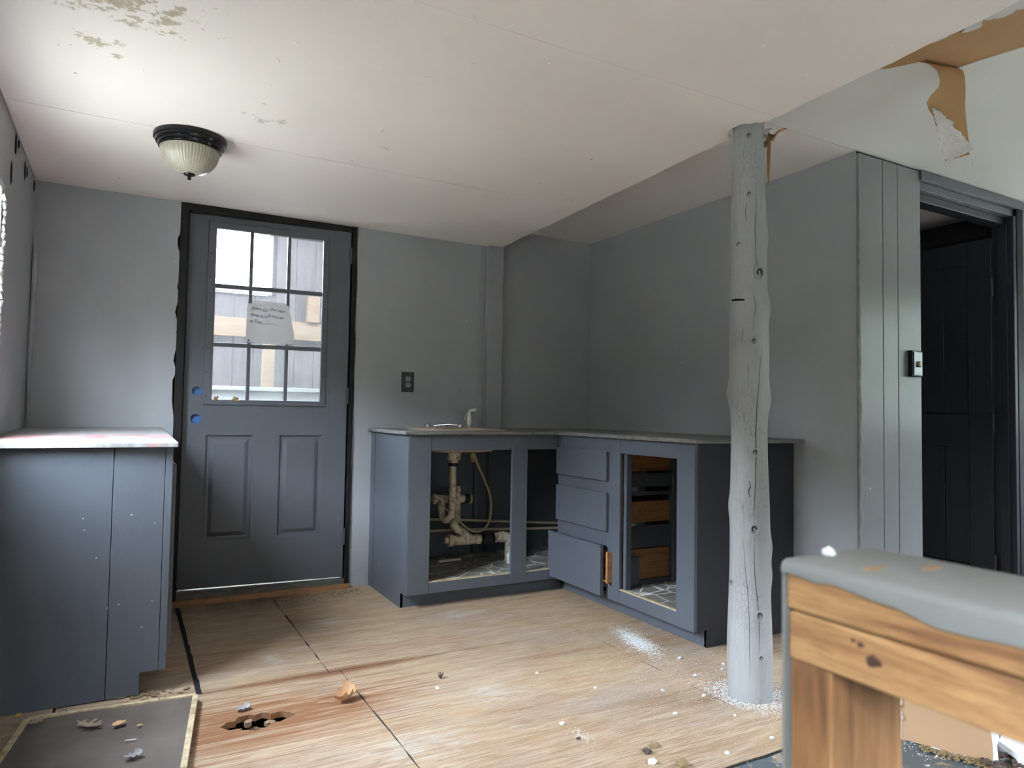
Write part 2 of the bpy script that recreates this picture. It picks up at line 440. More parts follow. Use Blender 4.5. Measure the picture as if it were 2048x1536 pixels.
# ------------------------------------------------------------------ mesh builder
class MB:
    def __init__(s):
        s.v, s.f = [], []

    def box(s, x0, x1, y0, y1, z0, z1):
        b = len(s.v)
        for z in (z0, z1):
            for x, y in ((x0, y0), (x1, y0), (x1, y1), (x0, y1)):
                s.v.append((x, y, z))
        for q in ((0, 1, 2, 3), (4, 5, 6, 7), (0, 1, 5, 4), (1, 2, 6, 5), (2, 3, 7, 6), (3, 0, 4, 7)):
            s.f.append(tuple(b + i for i in q))
        return s

    def prism(s, outer, holes, fn, t0, t1):
        """polygon with holes, extruded; fn(u, v, t) -> xyz"""
        loops = [outer] + list(holes)
        tris = tessellate_polygon([[Vector((u, v, 0)) for u, v in lp] for lp in loops])
        flat = [p for lp in loops for p in lp]
        n = len(flat)
        b = len(s.v)
        for t in (t0, t1):
            s.v += [tuple(fn(u, v, t)) for u, v in flat]
        for tr in tris:
            s.f.append(tuple(b + i for i in tr))
            s.f.append(tuple(b + n + i for i in reversed(tr)))
        k = 0
        for lp in loops:
            m = len(lp)
            for i in range(m):
                a, c = k + i, k + (i + 1) % m
                s.f.append((b + a, b + c, b + n + c, b + n + a))
            k += m
        return s

    def lathe(s, prof, c, seg=32, axis='z', wob=None):
        b = len(s.v)
        for j, (r, h) in enumerate(prof):
            for i in range(seg):
                a = 2 * math.pi * i / seg
                rr = r * (wob(a, h) if wob else 1)
                p = (rr * math.cos(a), rr * math.sin(a), h)
                if axis == 'x':
                    p = (p[2], p[0], p[1])
                elif axis == 'y':
                    p = (p[0], p[2], p[1])
                s.v.append((c[0] + p[0], c[1] + p[1], c[2] + p[2]))
        for j in range(len(prof) - 1):
            for i in range(seg):
                k = (i + 1) % seg
                s.f.append((b + j * seg + i, b + j * seg + k, b + (j + 1) * seg + k, b + (j + 1) * seg + i))
        for j in (0, len(prof) - 1):
            if prof[j][0] > 1e-6:
                s.f.append(tuple(b + j * seg + i for i in range(seg)))
        return s

    def tube(s, pts, rad, seg=12, smooth_n=0):
        P = [Vector(p) for p in pts]
        R = list(rad) if hasattr(rad, '__len__') else [rad] * len(P)
        if smooth_n:
            Q, RR = [], []
            n = len(P)
            for i in range(n - 1):
                p0, p1, p2, p3 = P[max(i - 1, 0)], P[i], P[i + 1], P[min(i + 2, n - 1)]
                for j in range(smooth_n):
                    t = j / smooth_n
                    Q.append(.5 * ((2 * p1) + (p2 - p0) * t + (2 * p0 - 5 * p1 + 4 * p2 - p3) * t * t + (3 * p1 - p0 - 3 * p2 + p3) * t ** 3))
                    RR.append(R[i] * (1 - t) + R[i + 1] * t)
            Q.append(P[-1])
            RR.append(R[-1])
            P, R = Q, RR
        b = len(s.v)
        nrm = None
        for i, p in enumerate(P):
            d = (P[min(i + 1, len(P) - 1)] - P[max(i - 1, 0)]).normalized()
            if nrm is None:
                nrm = d.orthogonal().normalized()
            nrm = (nrm - d * nrm.dot(d)).normalized()
            bi = d.cross(nrm)
            for k in range(seg):
                a = 2 * math.pi * k / seg
                s.v.append(tuple(p + (nrm * math.cos(a) + bi * math.sin(a)) * R[i]))
        for j in range(len(P) - 1):
            for i in range(seg):
                k = (i + 1) % seg
                s.f.append((b + j * seg + i, b + j * seg + k, b + (j + 1) * seg + k, b + (j + 1) * seg + i))
        s.f.append(tuple(b + i for i in range(seg)))
        s.f.append(tuple(b + (len(P) - 1) * seg + i for i in range(seg)))
        return s

    def lump(s, c, r, squash=(1, 1, 1), sub=1, rough=.35, seed=0):
        bm = bmesh.new()
        bmesh.ops.create_icosphere(bm, subdivisions=sub, radius=1)
        b = len(s.v)
        for v in bm.verts:
            k = 1 + rough * mnoise.noise(Vector(v.co) * 1.7 + Vector((seed * 3.1, seed * 1.7, seed)))
            s.v.append(tuple(c[i] + v.co[i] * r * squash[i] * k for i in range(3)))
        for f in bm.faces:
            s.f.append(tuple(b + v.index for v in f.verts))
        bm.free()
        return s

    def grid(s, rows):
        b = len(s.v)
        n = len(rows[0])
        for r in rows:
            s.v += [tuple(p) for p in r]
        for j in range(len(rows) - 1):
            for i in range(n - 1):
                s.f.append((b + j * n + i, b + j * n + i + 1, b + (j + 1) * n + i + 1, b + (j + 1) * n + i))
        return s

    def build(s, name, mat, parent=None, smooth=False, bevel=0, solid=0, normals=True):
        me = bpy.data.meshes.new(name)
        me.from_pydata(s.v, [], s.f)
        if normals:
            bm = bmesh.new()
            bm.from_mesh(me)
            bmesh.ops.recalc_face_normals(bm, faces=bm.faces)
            bm.to_mesh(me)
            bm.free()
        me.materials.append(MT[mat] if isinstance(mat, str) else mat)
        o = bpy.data.objects.new(name, me)
        COL.objects.link(o)
        if smooth:
            me.polygons.foreach_set('use_smooth', [True] * len(me.polygons))
        if solid:
            md = o.modifiers.new('solid', 'SOLIDIFY')
            md.thickness = solid
            md.offset = 0
        if bevel:
            md = o.modifiers.new('bevel', 'BEVEL')
            md.width = bevel
            md.segments = 2
            md.limit_method = 'ANGLE'
            md.angle_limit = math.radians(40)
        if smooth:
            md = o.modifiers.new('split', 'EDGE_SPLIT')
            md.split_angle = math.radians(42)
        if parent is not None:
            adopt(o, parent)
        return o


WORLD = {}


def adopt(o, parent):
    o.parent = parent
    o.matrix_parent_inverse = Matrix.Translation(-WORLD.get(parent.name, Vector((0, 0, 0))))


def tag(o, label, cat=None, group=None, kind=None):
    o['label'] = label
    if cat:
        o['category'] = cat
    if group:
        o['group'] = group
    if kind:
        o['kind'] = kind
    return o


def thing(name, loc, label, cat, group=None, kind=None):
    e = bpy.data.objects.new(name, None)
    e.empty_display_size = .05
    e.location = loc
    COL.objects.link(e)
    WORLD[e.name] = Vector(loc)
    return tag(e, label, cat, group, kind)


def B(*a):
    return MB().box(*a)


XZ = lambda u, v, t: (u, t, v)          # wall parallel to X
YZ = lambda u, v, t: (t, u, v)          # wall parallel to Y
XY = lambda u, v, t: (u, v, t)


def rect(a0, a1, b0, b1):
    return [(a0, b0), (a1, b0), (a1, b1), (a0, b1)]


def jag(p, q, n, amp, seed=1, perp=None):
    """jagged polyline from p to q (inclusive of p, exclusive of q)"""
    rnd = random.Random(seed)
    d = (q[0] - p[0], q[1] - p[1])
    L = math.hypot(*d)
    nx, ny = -d[1] / L, d[0] / L
    out = [p]
    for i in range(1, n):
        t = (i + rnd.uniform(-.35, .35)) / n
        k = rnd.uniform(-amp, amp)
        out.append((p[0] + d[0] * t + nx * k, p[1] + d[1] * t + ny * k))
    return out


# ================================================================== SETTING
HC, H2 = 2.13, 2.26
XL, XW, YW, XE, YF = -0.69, 2.617, -2.09, 5.0, -6.4

# ---- floor: dirt base with plywood sheets
fl = tag(B(-.8, 5.1, -6.5, .1, -.22, -.16).build('floor', 'subfloor'), 'worn bare plywood floor with a rotten hole', 'floor', None, 'structure')
HOLE = [(.035, -1.600), (.060, -1.570), (.085, -1.572), (.095, -1.545), (.130, -1.540), (.150, -1.555), (.175, -1.540), (.200, -1.566),
        (.235, -1.560), (.262, -1.585), (.272, -1.612), (.245, -1.622), (.215, -1.640), (.190, -1.632), (.170, -1.662), (.135, -1.672),
        (.110, -1.660), (.085, -1.640), (.060, -1.632)]
G = .0025


def sheet(x0, x1, y0, y1, holes=(), mat='floor', dz=0.0, seed=0, rag=.002):
    o = []
    nx, ny = max(2, int(abs(x1 - x0) / .06)), max(2, int(abs(y1 - y0) / .06))
    o += jag((x0 + G, y0 + G), (x1 - G, y0 + G), nx, rag, seed)
    o += jag((x1 - G, y0 + G), (x1 - G, y1 - G), ny, rag, seed + 1)
    o += jag((x1 - G, y1 - G), (x0 + G, y1 - G), nx, rag, seed + 2)
    o += jag((x0 + G, y1 - G), (x0 + G, y0 + G), ny, rag, seed + 3)
    return MB().prism(o, holes, XY, -.02 + dz, dz).build('plywood_sheet', mat, fl)


sheet(-.80, -.446, -1.28, .08, seed=1)
sheet(-.446, -.004, -1.28, .08, seed=5, dz=-.004, rag=.004)
sheet(.008, .47, -1.28, .08, seed=9, rag=.003)
sheet(.47, 1.67, -1.28, .08, seed=13)
sheet(1.67, 2.70, -2.54, .08, seed=17, dz=-.001, rag=.003)
sheet(-.80, .515, -2.54, -1.28, holes=[HOLE], seed=21)
sheet(.515, 1.67, -2.54, -1.28, seed=25)
sheet(2.70, 5.1, -2.54, .08, seed=29)
sheet(-.80, 1.30, -3.76, -2.545, mat='floor', seed=33)
sheet(1.30, 2.52, -3.76, -2.545, mat='floor_peel', seed=37, dz=-.003, rag=.006)
sheet(2.52, 5.1, -3.76, -2.545, mat='floor_peel', seed=41, dz=-.003)
sheet(-.80, 2.0, -6.5, -3.76, mat='floor_peel', seed=45, dz=-.003)
sheet(2.0, 5.1, -6.5, -3.76, mat='floor_peel', seed=49, dz=-.003)
# near-black strips added in the joints to darken the gaps
for a in ((-.449, -.441, -1.28, .0), (-.008, .012, -1.28, .0), (.466, .474, -1.28, .0), (1.666, 1.674, -2.54, .0), (.511, .519, -2.54, -1.28), (-.69, 1.67, -1.285, -1.275), (-.69, 2.6, -2.55, -2.535)):
    B(*a, -.0195, -.0022).build('joint_dark', 'gap', fl)
# crumbled inner ply in the hole
m = MB()
for i in range(90):
    a = random.random()
    x = .05 + a * .20 + random.uniform(-.01, .01)
    y = -1.608 + random.uniform(-.045, .03) - .01 * math.sin(a * 6)
    m.lump((x, y, -.045 + random.uniform(-.01, .012)), random.uniform(.006, .016), (1.6, 1, .6), 1, .6, i)
o = m.build('rotten_crumbs', 'rot', fl)
o['kind'] = 'stuff'
for i, (x, y, sx, a) in enumerate([(.075, -1.612, .05, .2), (.19, -1.60, .035, -.4), (.125, -1.575, .03, .5)]):
    mm = MB()
    pts = [(x + math.cos(a) * sx * u - math.sin(a) * vv, y + math.sin(a) * sx * u + math.cos(a) * vv) for u, vv in
           ((-.5, -.006), (-.1, -.014), (.3, -.008), (.55, .002), (.2, .012), (-.3, .009))]
    mm.prism(pts, [], XY, -.022, -.014 + .004 * i).build('ply_splinter', 'rot', fl)

# ---- back wall with the outer door opening
wo = [(-.80, -.22)]
wo += [(-.048, -.22)]
wo += jag((-.048, -.22), (-.046, 2.14), 46, .011, 3)
wo += [(-.046, 2.14), (.915, 2.14)]
wo += jag((.915, 2.14), (.908, -.22), 27, .004, 4)
wo += [(.908, -.22), (2.70, -.22), (2.70, 2.40), (-.80, 2.40)]
wb = tag(MB().prism(wo, [], XZ, 0, .12).build('wall_back', 'wall'), 'grey painted back wall around the outer door', 'wall', None, 'structure')
# caulk / paint ridges and corner strips beside the post board
MB().box(1.728, 1.762, -.006, .01, .93, 2.129).build('batten', 'trim', wb, bevel=.002)
tr = tag(B(1.775, 1.885, -.045, .01, .932, 2.127).build('trim_1', 'trim', bevel=.003), 'grey vertical corner board on the back wall', 'trim', None, 'structure')

# ---- left wall with windows
wl_holes = [rect(a0, a1, z0, z1) for nm, ax, pl, a0, a1, z0, z1 in WINDOWS if pl == XL]
wl = tag(MB().prism(rect(YF - .1, .12, -.22, 2.40), wl_holes, YZ, XL - .055, XL).build('wall_left', 'wall'),
         'grey painted left wall with a window opening', 'wall', None, 'structure')
# ragged drywall edge above the left wall
m = MB()
o = [(-2.6, HC + .002)] + [(-2.6 + .001, HC - .004)]
o += jag((-2.6, HC - .004), (-.01, HC - .004), 60, .003, 8) + [(-.01, HC + .002)]
MB().prism(o, [], YZ, XL - .001, XL + .003).build('joint_strip', 'caulk', wl)
for (yy, zz, h, dd) in [(-.06, 2.085, .028, .012), (-.40, 2.06, .05, .008), (-.33, 2.075, .03, .007), (-.70, 2.07, .05, .008), (-.62, 2.10, .018, .016), (-.78, 1.93, .05, .006)]:
    MB().lump((XL + .002, yy, zz), 1, (.004, dd, h), 1, .6, yy).build('tar_blot', 'gap', wl)
m = MB()
m.tube([(XL + .012, -.006, .95), (XL + .010, -.010, 1.3), (XL + .014, -.012, 1.7), (XL + .008, -.008, 1.85)], [.004, .012, .012, .003], 8, 6)
m.build('corner_bead', 'wall', wl, smooth=True)


def make_window(nm, pl, a0, a1, z0, z1, label, facing, paintm='white_paint', ax='x'):
    def B(x0, x1, y0, y1, q0, q1):
        return MB().box(x0, x1, y0, y1, q0, q1) if ax == 'x' else MB().box(y0, y1, x0, x1, q0, q1)
    t = thing(nm, (pl, (a0 + a1) / 2, z0) if ax == 'x' else ((a0 + a1) / 2, pl, z0), label, 'window', None, 'structure')
    s = facing
    dep = .055 if pl == XL else .10
    d0, d1 = sorted((pl - s * dep, pl - s * .004))
    B(d0, d1, a0, a0 + .02, z0, z1).build('jamb', paintm, t, bevel=.002)
    B(d0, d1, a1 - .03, a1, z0, z1).build('jamb', paintm, t, bevel=.002)
    B(d0, d1, a0 + .03, a1 - .03, z1 - .03, z1).build('head', paintm, t, bevel=.002)
    B(d0, d1, a0 + .03, a1 - .03, z0, z0 + .03).build('window_sill', paintm, t, bevel=.002)
    e0, e1 = sorted((pl - s * .048, pl - s * .026))
    zm = (z0 + z1) / 2
    B(e0, e1, a0 + .03, a1 - .03, zm - .018, zm + .018).build('meeting_rail', paintm, t, bevel=.002)
    c = pl - s * .037
    for q0, q1 in ((z0 + .03, zm - .018), (zm + .018, z1 - .03)):
        B(c - .002, c + .002, a0 + .03, a1 - .03, q0, q1).build('pane', 'glass_clear', t)
    return t


w1 = make_window('window_1', XL, *WINDOWS[0][3:], 'window with chipped white jamb in the left wall above the low counter', 1)
make_window('window_2', XL, *WINDOWS[1][3:], 'second window in the left wall nearer the viewer', 1)
make_window('window_3', XE, *WINDOWS[2][3:], 'window in the far right wall beyond the doorway', -1)
make_window('window_4', YF, *WINDOWS[3][3:], 'wide window in the front wall behind the viewer', 1, ax='y')
# crumbly white plaster at the window edge
m = MB()
for i in range(26):
    z = 1.10 + i * .028
    m.lump((XL + .002, -.905 + random.uniform(-.014, .010), z), .014, (.6, 1.1, 1.3), 1, .6, i)
m.build('plaster_edge', 'white_paint', w1)

# ---- alcove right wall, doorway wall, hall, far walls
wr = tag(MB().prism(rect(YW + .016, .12, -.22, 2.40), [], YZ, XW, XW + .09).build('wall_right', 'wall'), 'grey painted right wall of the cabinet alcove', 'wall', None, 'structure')
XJ0, XJ1, ZJ = 3.083, 3.985, 2.21
wd = tag(MB().prism([(XW + .001, -.05), (XJ0, -.05), (XJ0, ZJ), (XJ1, ZJ), (XJ1, -.05), (5.1, -.05), (5.1, 2.40), (XW + .001, 2.40)], [], XZ, YW + .014, YW + .11).build('wall_doorway', 'gap'),
         'grey plank wall around the dark inner doorway', 'wall', None, 'structure')
for a, b in ((XW - .004, 2.7865), (2.790, 2.9015), (2.905, XJ0 + .004)):
    B(a, b, YW, YW + .015, 0, H2 - .012).build('plank', 'panelling', wd, bevel=.0025)
x = XJ1 + .07
while x < 5.0:
    B(x, min(x + .157, 5.0), YW, YW + .015, 0, H2 - .012).build('plank', 'panelling', wd, bevel=.0025)
    x += .16
B(XJ1, XJ1 + .068, YW - .004, YW + .015, 0, 2.235).build('casing', 'jamb', wd, bevel=.003)
# caulk bead down the outside corner
m = MB()
pts, rr = [], []
for i in range(70):
    z = .02 + i * 2.2 / 69
    pts.append((XW - .006 + random.uniform(-.002, .002), YW - .003 + random.uniform(-.002, .002), z))
    rr.append(random.uniform(.004, .0095) if z < 1.95 else .003)
m.tube(pts, rr, 8)
m.build('caulk_bead', 'caulk', wr, smooth=True)
# stepped header of the inner doorway
hd = tag(B(XJ0, XJ1 + .07, YW - .01, YW + .10, 2.205, 2.252).build('trim_2', 'door', bevel=.003), 'dark stepped head board over the inner doorway', 'trim', None, 'structure')
B(XJ0, XJ1, YW + .012, YW + .09, 2.165, 2.205).build('head_stop', 'door', hd, bevel=.003)
B(XJ0, XJ1, YW + .045, YW + .12, 2.125, 2.165).build('head_jamb', 'door_dark', hd, bevel=.003)
jb = tag(B(XJ1 - .03, XJ1, YW, YW + .11, 0, 2.165).build('trim_3', 'door_dark', bevel=.003), 'dark right jamb of the inner doorway', 'trim', None, 'structure')
B(XJ1 - .045, XJ1 - .03, YW + .03, YW + .075, 0, 2.13).build('door_stop', 'door_dark', jb, bevel=.002)

we = tag(MB().prism(rect(YF - .1, YW + .12, -.22, 2.40), [rect(*WINDOWS[2][3:])], YZ, XE, XE + .1).build('wall_far_right', 'wall_plain'), 'far right room wall with a window', 'wall', None, 'structure')
tag(MB().prism(rect(-.80, 5.1, -.22, 2.40), [rect(*WINDOWS[3][3:])], XZ, YF - .1, YF).build('wall_front', 'wall_plain'), 'front room wall behind the viewer', 'wall', None, 'structure')
# hall behind the doorway
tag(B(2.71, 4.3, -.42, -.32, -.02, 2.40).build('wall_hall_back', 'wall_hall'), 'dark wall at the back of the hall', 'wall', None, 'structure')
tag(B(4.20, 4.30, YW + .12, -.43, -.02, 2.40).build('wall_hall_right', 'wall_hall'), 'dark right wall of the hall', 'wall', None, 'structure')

# ---- ceilings
ce = tag(B(-.80, 1.55, -6.5, .12, HC + .06, HC + .09).build('ceiling', 'gap'), 'low white ceiling of drywall sheets with brown stains', 'ceiling', None, 'structure')


def xedge(y):
    return 1.878 + .046 * y


def csheet(y0, y1, seed, dz=0, x0=-.72):
    o = [(x0, y0 - .0012), (x0, y1 + .0012)]
    o += jag((xedge(y1), y1 + .0012), (xedge(y0), y0 - .0012), max(3, int((y0 - y1) / .045)), .006, seed)
    o += [(xedge(y0), y0 - .0012)]
    rings = []
    return o


POSTC = (1.790, -2.197)
for (y0, y1, sd, dz) in ((.01, -1.030, 3, .000), (-1.030, -2.342, 5, .0008), (-2.342, -3.56, 7, 0), (-3.56, -4.78, 9, .001), (-4.78, -6.45, 11, 0)):
    o = [(-.72, y0 - .0004), (-.72, y1 + .0004)] + jag((xedge(y1), y1 + .0004), (xedge(y0), y0 - .0004), max(3, int((y0 - y1) / .045)), .006, sd) + [(xedge(y0), y0 - .0012)]
    if sd == 5:
        # bite cut out for the log post, open on the free edge
        rnd = random.Random(2)
        arc = []
        for i in range(15):
            a = math.radians(-112 - i * (136 / 14.0))
            r = .076 + rnd.uniform(-.004, .007)
            arc.append((POSTC[0] + r * math.cos(a), POSTC[1] + r * math.sin(a)))
        o2 = [(-.72, y0 - .0012), (-.72, y1 + .0012), (xedge(y1), y1 + .0012)]
        o2 += [(xedge(-2.31) - .002, -2.31), (1.765, -2.276)] + arc[1:-1] + [(1.765, -2.119), (xedge(-2.10) + .004, -2.105)]
        o2 += jag((xedge(-2.08), -2.08), (xedge(y0), y0 - .0012), 24, .006, 6) + [(xedge(y0), y0 - .0012)]
        o = o2
    MB().prism(o, [], XY, HC + dz, HC + dz + .013).build('ceiling_sheet', 'ceiling', ce)
B(1.50, 1.56, -6.4, .0, HC + .014, H2).build('ceiling_joist', 'gap', ce)

cr = tag(B(1.45, 5.1, -6.5, .12, H2 + .012, H2 + .05).build('ceiling_raised', 'kraft'), 'higher pale ceiling with a torn strip showing brown paper', 'ceiling', None, 'structure')
MB().prism([(1.45, .1), (1.45, -2.078), (5.1, -2.078), (5.1, .1)], [], XY, H2, H2 + .012).build('ceiling_sheet', 'ceiling_alcove', cr)
TEAR = [(1.60, -2.46), (1.93, -2.56), (2.02, -2.596), (2.050, -2.650), (2.073, -2.688), (2.223, -2.725), (2.235, -2.80), (2.264, -2.916), (2.29, -3.2), (2.31, -3.9), (1.60, -3.9)]
MB().prism(rect(1.45, 5.1, -6.5, -2.0805), [TEAR], XY, H2, H2 + .003).build('ceiling_sheet', 'ceiling_raised', cr)
MB().prism(rect(1.45, 5.1, -6.5, -2.0805), [], XY, H2 + .0031, H2 + .0118).build('paper_backing', 'kraft', cr)
# gypsum residue left along the tear
m = MB()
rnd = random.Random(11)
for i in range(420):
    u = rnd.random()
    y = -2.60 - u * .95
    xc = 1.895 + u * .16
    m.lump((xc + rnd.gauss(0, .028) * (.5 + u), y, H2 + .0015), rnd.uniform(.008, .022), (1, 1.8, .16), 1, .5, i)
o = m.build('gypsum_residue', 'drywall_edge', cr)
o['kind'] = 'stuff'
m = MB()
for i in range(150):
    u = rnd.random()
    y = -2.66 - u * .95
    m.lump((1.880 + u * .09 + rnd.gauss(0, .016), y, H2 + .0005), rnd.uniform(.01, .024), (1, 2.0, .16), 1, .5, i)
o = m.build('dark_stain', 'gap', cr)
o['kind'] = 'stuff'
tag(B(-.95, 5.3, -6.7, .3, 2.42, 2.50).build('roof', 'gap'), 'roof deck over the room', 'roof', None, 'structure')

# screw pops on the low ceiling
m = MB()
for i, (x, y) in enumerate([(0.536, -2.35), (0.852, -2.243), (0.927, -2.358), (0.93, -2.315), (1.338, -2.654), (0.141, -1.955), (0.113, -1.818), (0.555, -1.958),
                            (0.118, -1.634), (0.128, -1.471), (0.12, -1.306), (0.57, -1.455), (0.564, -1.069), (0.943, -1.955), (0.99, -1.7), (0.994, -1.812),
                            (1.248, -2.163), (1.372, -2.305), (-0.292, -1.002), (0.648, -2.117), (1.60, -2.60), (1.66, -2.85), (.31, -2.36), (.12, -1.07), (1.10, -1.05), (1.4, -1.04)]):
    m.lump((x, y, HC), .008, (1, 1.3, .35), 1, .6, i)
o = m.build('screw_pops', 'ceiling', ce)
o['kind'] = 'stuff'

# ================================================================== OUTER DOOR
DL, DR = Vector((0, .054, 0)), Vector((.8695, -.0125, 0))
du = (DR - DL).normalized()
dn = Vector((du.y, -du.x, 0))          # towards the room


def DW(u, z, t):                        # t: distance in front of the door face
    p = DL + du * u + dn * t
    return (p.x, p.y, z)


dr = thing('door_1', (0.435, .04, 0), 'slate grey outer door with nine-pane window and two raised panels', 'door', None, 'structure')


def circ(cx, cz, r, n=20):
    return [(cx + r * math.cos(2 * math.pi * i / n), cz + r * math.sin(2 * math.pi * i / n)) for i in range(n)]


PANELS = [(.118, .358, .318, .888), (.500, .736, .318, .888)]
LITE = (.098, .745, 1.052, 2.060)
holes = [rect(*p) for p in PANELS] + [rect(LITE[0] + .018, LITE[1] - .018, LITE[2] + .018, LITE[3] - .018)] + [circ(.066, 1.125, .024), circ(.064, .974, .026)]
MB().prism(rect(0, .872, .066, 2.090), holes, DW, -.042, 0).build('door_slab', 'door', dr, bevel=.0015)
for p in PANELS:
    m = MB()
    rings = [(0, 0), (.004, -.003), (.009, -.0085), (.020, -.0095), (.040, -.0015), (.044, -.001)]
    rows = []
    for off, dep in rings:
        a0, a1, b0, b1 = p[0] + off, p[1] - off, p[2] + off, p[3] - off
        rows.append([DW(a0, b0, dep), DW(a1, b0, dep), DW(a1, b1, dep), DW(a0, b1, dep)])
    b = 0
    for r in rows:
        m.v += r
    for j in range(len(rows) - 1):
        for i in range(4):
            k = (i + 1) % 4
            m.f.append((j * 4 + i, j * 4 + k, (j + 1) * 4 + k, (j + 1) * 4 + i))
    j = (len(rows) - 1) * 4
    m.f.append((j, j + 1, j + 2, j + 3))
    m.build('raised_panel', 'door', dr)
# lite frame
gx = [.140, .3115, .331, .5125, .532, .712]
gz = [1.082, 1.372, 1.394, 1.695, 1.718, 2.020]
lf = MB().prism(rect(*LITE), [rect(gx[0], gx[5], gz[0], gz[5])], DW, -.004, .010).build('window_frame', 'door', dr, bevel=.004)
for a, b in ((gx[1], gx[2]), (gx[3], gx[4])):
    MB().prism(rect(a, b, gz[0], gz[5]), [], DW, -.012, .006).build('muntin', 'door', lf, bevel=.003)
for a, b in ((gz[1], gz[2]), (gz[3], gz[4])):
    MB().prism(rect(gx[0], gx[5], a, b), [], DW, -.012, .007).build('muntin', 'door', lf, bevel=.003)
for i in range(3):
    for j in range(3):
        MB().prism(rect(gx[2 * i] - .003, gx[2 * i + 1] + .003, gz[2 * j] - .003, gz[2 * j + 1] + .003), [], DW, -.020, -.016).build('pane', 'glass_dirty', lf)
for i in range(8):   # screw plugs on the frame
    z = 1.10 + i * .13
    for u in (.112, .731):
        q = DW(u, z, .010)
        MB().lump(q, .0035, (1, .5, 1), 1, .1, i).build('screw_plug', 'gap', lf)
for u, z, r in ((.066, 1.125, .024), (.064, .974, .026)):
    MB().prism(circ(u, z, r), [], DW, -.030, -.022).build('lock_bore_tape', 'blue_tape', dr)
for (zc, u) in ((1.95, .874), (1.12, .874), (.30, .874)):
    hg = MB()
    q = DW(u, zc, .006)
    hg.tube([(q[0], q[1], zc - .048), (q[0], q[1], zc + .048)], .0075, 10)
    hg.build('hinge', 'hinge', dr, smooth=True)
# jambs, head, sill
B(-.046, -.006, -.004, .12, -.02, 2.128).build('jamb', 'jamb', dr, bevel=.003)
B(.880, .906, -.014, .12, 0, 2.128).build('jamb', 'jamb', dr, bevel=.003)
B(-.075, -.046, .030, .14, -.22, 2.14).build('rough_buck', 'gap', dr)
B(.906, .935, .030, .14, -.22, 2.14).build('rough_buck', 'gap', dr)
B(-.075, .935, .122, .16, 2.05, 2.20).build('rough_head', 'gap', dr)
B(-.075, .935, .045, .16, -.22, -.0).build('rough_sill', 'gap', dr)
B(-.03, .01, .10, .13, 0, 2.12).build('brick_mould', 'jamb', dr)
B(.862, .90, .09, .13, 0, 2.12).build('brick_mould', 'jamb', dr)
B(.866, .884, .032, .050, .05, 2.10).build('weather_strip', 'gap', dr)
B(-.010, .006, .098, .112, .05, 2.10).build('weather_strip', 'gap', dr)
hdr = B(-.046, .906, -.006, .12, 2.094, 2.128).build('door_head', 'jamb', dr, bevel=.003)
MB().prism(rect(0, .872, 2.091, 2.112), [], DW, -.03, .006).build('stop', 'jamb', hdr, bevel=.003)
B(-.005, .880, -.020, .13, 0.0, .052).build('threshold', 'sill_wood', dr, bevel=.004)
MB().prism([(-.05, -.055), (.80, -.040), (.91, -.034), (.91, -.021), (-.05, -.021)], [], XY, .0, .028).build('sill_strip', 'orange_wood', dr, bevel=.002)
# wasp-nest dirt on the lower glazing bead
for u in (.165, .262):
    m = MB()
    for i in range(9):
        q = DW(u + random.uniform(-.016, .016), 1.078 + random.uniform(-.006, .02), .012)
        m.lump(q, random.uniform(.004, .009), (1, 1, 1), 1, .5, i)
    o = m.build('dirt_clump', 'crumb_brown', dr)
    o['kind'] = 'stuff'

# ---- note taped on the glass
nt = thing('paper_note', DW(.43, 1.40, .012), 'white notebook page with faint handwriting stuck to the door glass', 'note')
rows = []
edgeL = [(.302, 1.399), (.303, 1.48), (.305, 1.56), (.306, 1.612)]
for j in range(9):
    t = j / 8
    z = 1.398 + t * .222
    row = []
    uL = .302 + .004 * t
    uR = .560 - .002 * t if t < .25 else .5595 - (t - .25) / .75 * .036
    for i in range(13):
        s = i / 12
        u = uL + (uR - uL) * s
        bulge = .012 + .004 * math.sin(s * 9) * (1 - .4 * t) + (.010 * (s - .85) / .15 if s > .85 else 0)
        row.append(DW(u, z + .004 * s * (1 - t), bulge))
    rows.append(row)
MB().grid(rows).build('sheet', 'paper', nt, smooth=True, solid=.0006)
rows = []
for j in range(4):
    t = j / 3
    rows.append([DW(.330 + .004 * t + s * (.186 - .004 * t) / 8, 1.612 + t * .032 - .001 * s, .0115 - .003 * t) for s in range(9)])
MB().grid(rows).build('top_flap', 'paper', nt, smooth=True, solid=.0006)


def text_mesh(body, size, place, name, mat, parent, shear=.25, off=.0):
    cu = bpy.data.curves.new(name, 'FONT')
    cu.body = body
    cu.size = size
    cu.shear = shear
    cu.resolution_u = 2
    cu.offset = off
    to = bpy.data.objects.new(name, cu)
    COL.objects.link(to)
    me = bpy.data.meshes.new_from_object(to)
    bpy.data.objects.remove(to)
    for v in me.vertices:
        v.co = place(v.co.x, v.co.y)
    me.materials.append(MT[mat])
    o = bpy.data.objects.new(name, me)
    COL.objects.link(o)
    adopt(o, parent)
    return o


for k, (u0, z0, body, sz) in enumerate([(.326, 1.583, "Don't Go Out Here", .026), (.322, 1.546, "Floor Is soft and we", .025), (.318, 1.512, "to Tear________", .025)]):
    text_mesh(body, sz, lambda a, b, u0=u0, z0=z0: Vector(DW(u0 + a * .88, z0 + b + .05 * (0) + .004 * math.sin(a * 60), .0185)), 'handwriting', 'ink', nt)
q = DW(.317, 1.414, .0175)
MB().lump(q, .0045, (1, .3, 1), 1, .1).build('punch_hole', 'gap', nt)
m = MB()
for u in [.308 + i * .007 for i in range(7)] + [.520 + i * .007 for i in range(5)]:
    m.lump(DW(u, 1.4015, .0175), .0024, (1, .4, 1), 1, .1)
o = m.build('spiral_perforation', 'gap', nt)
o['kind'] = 'stuff'

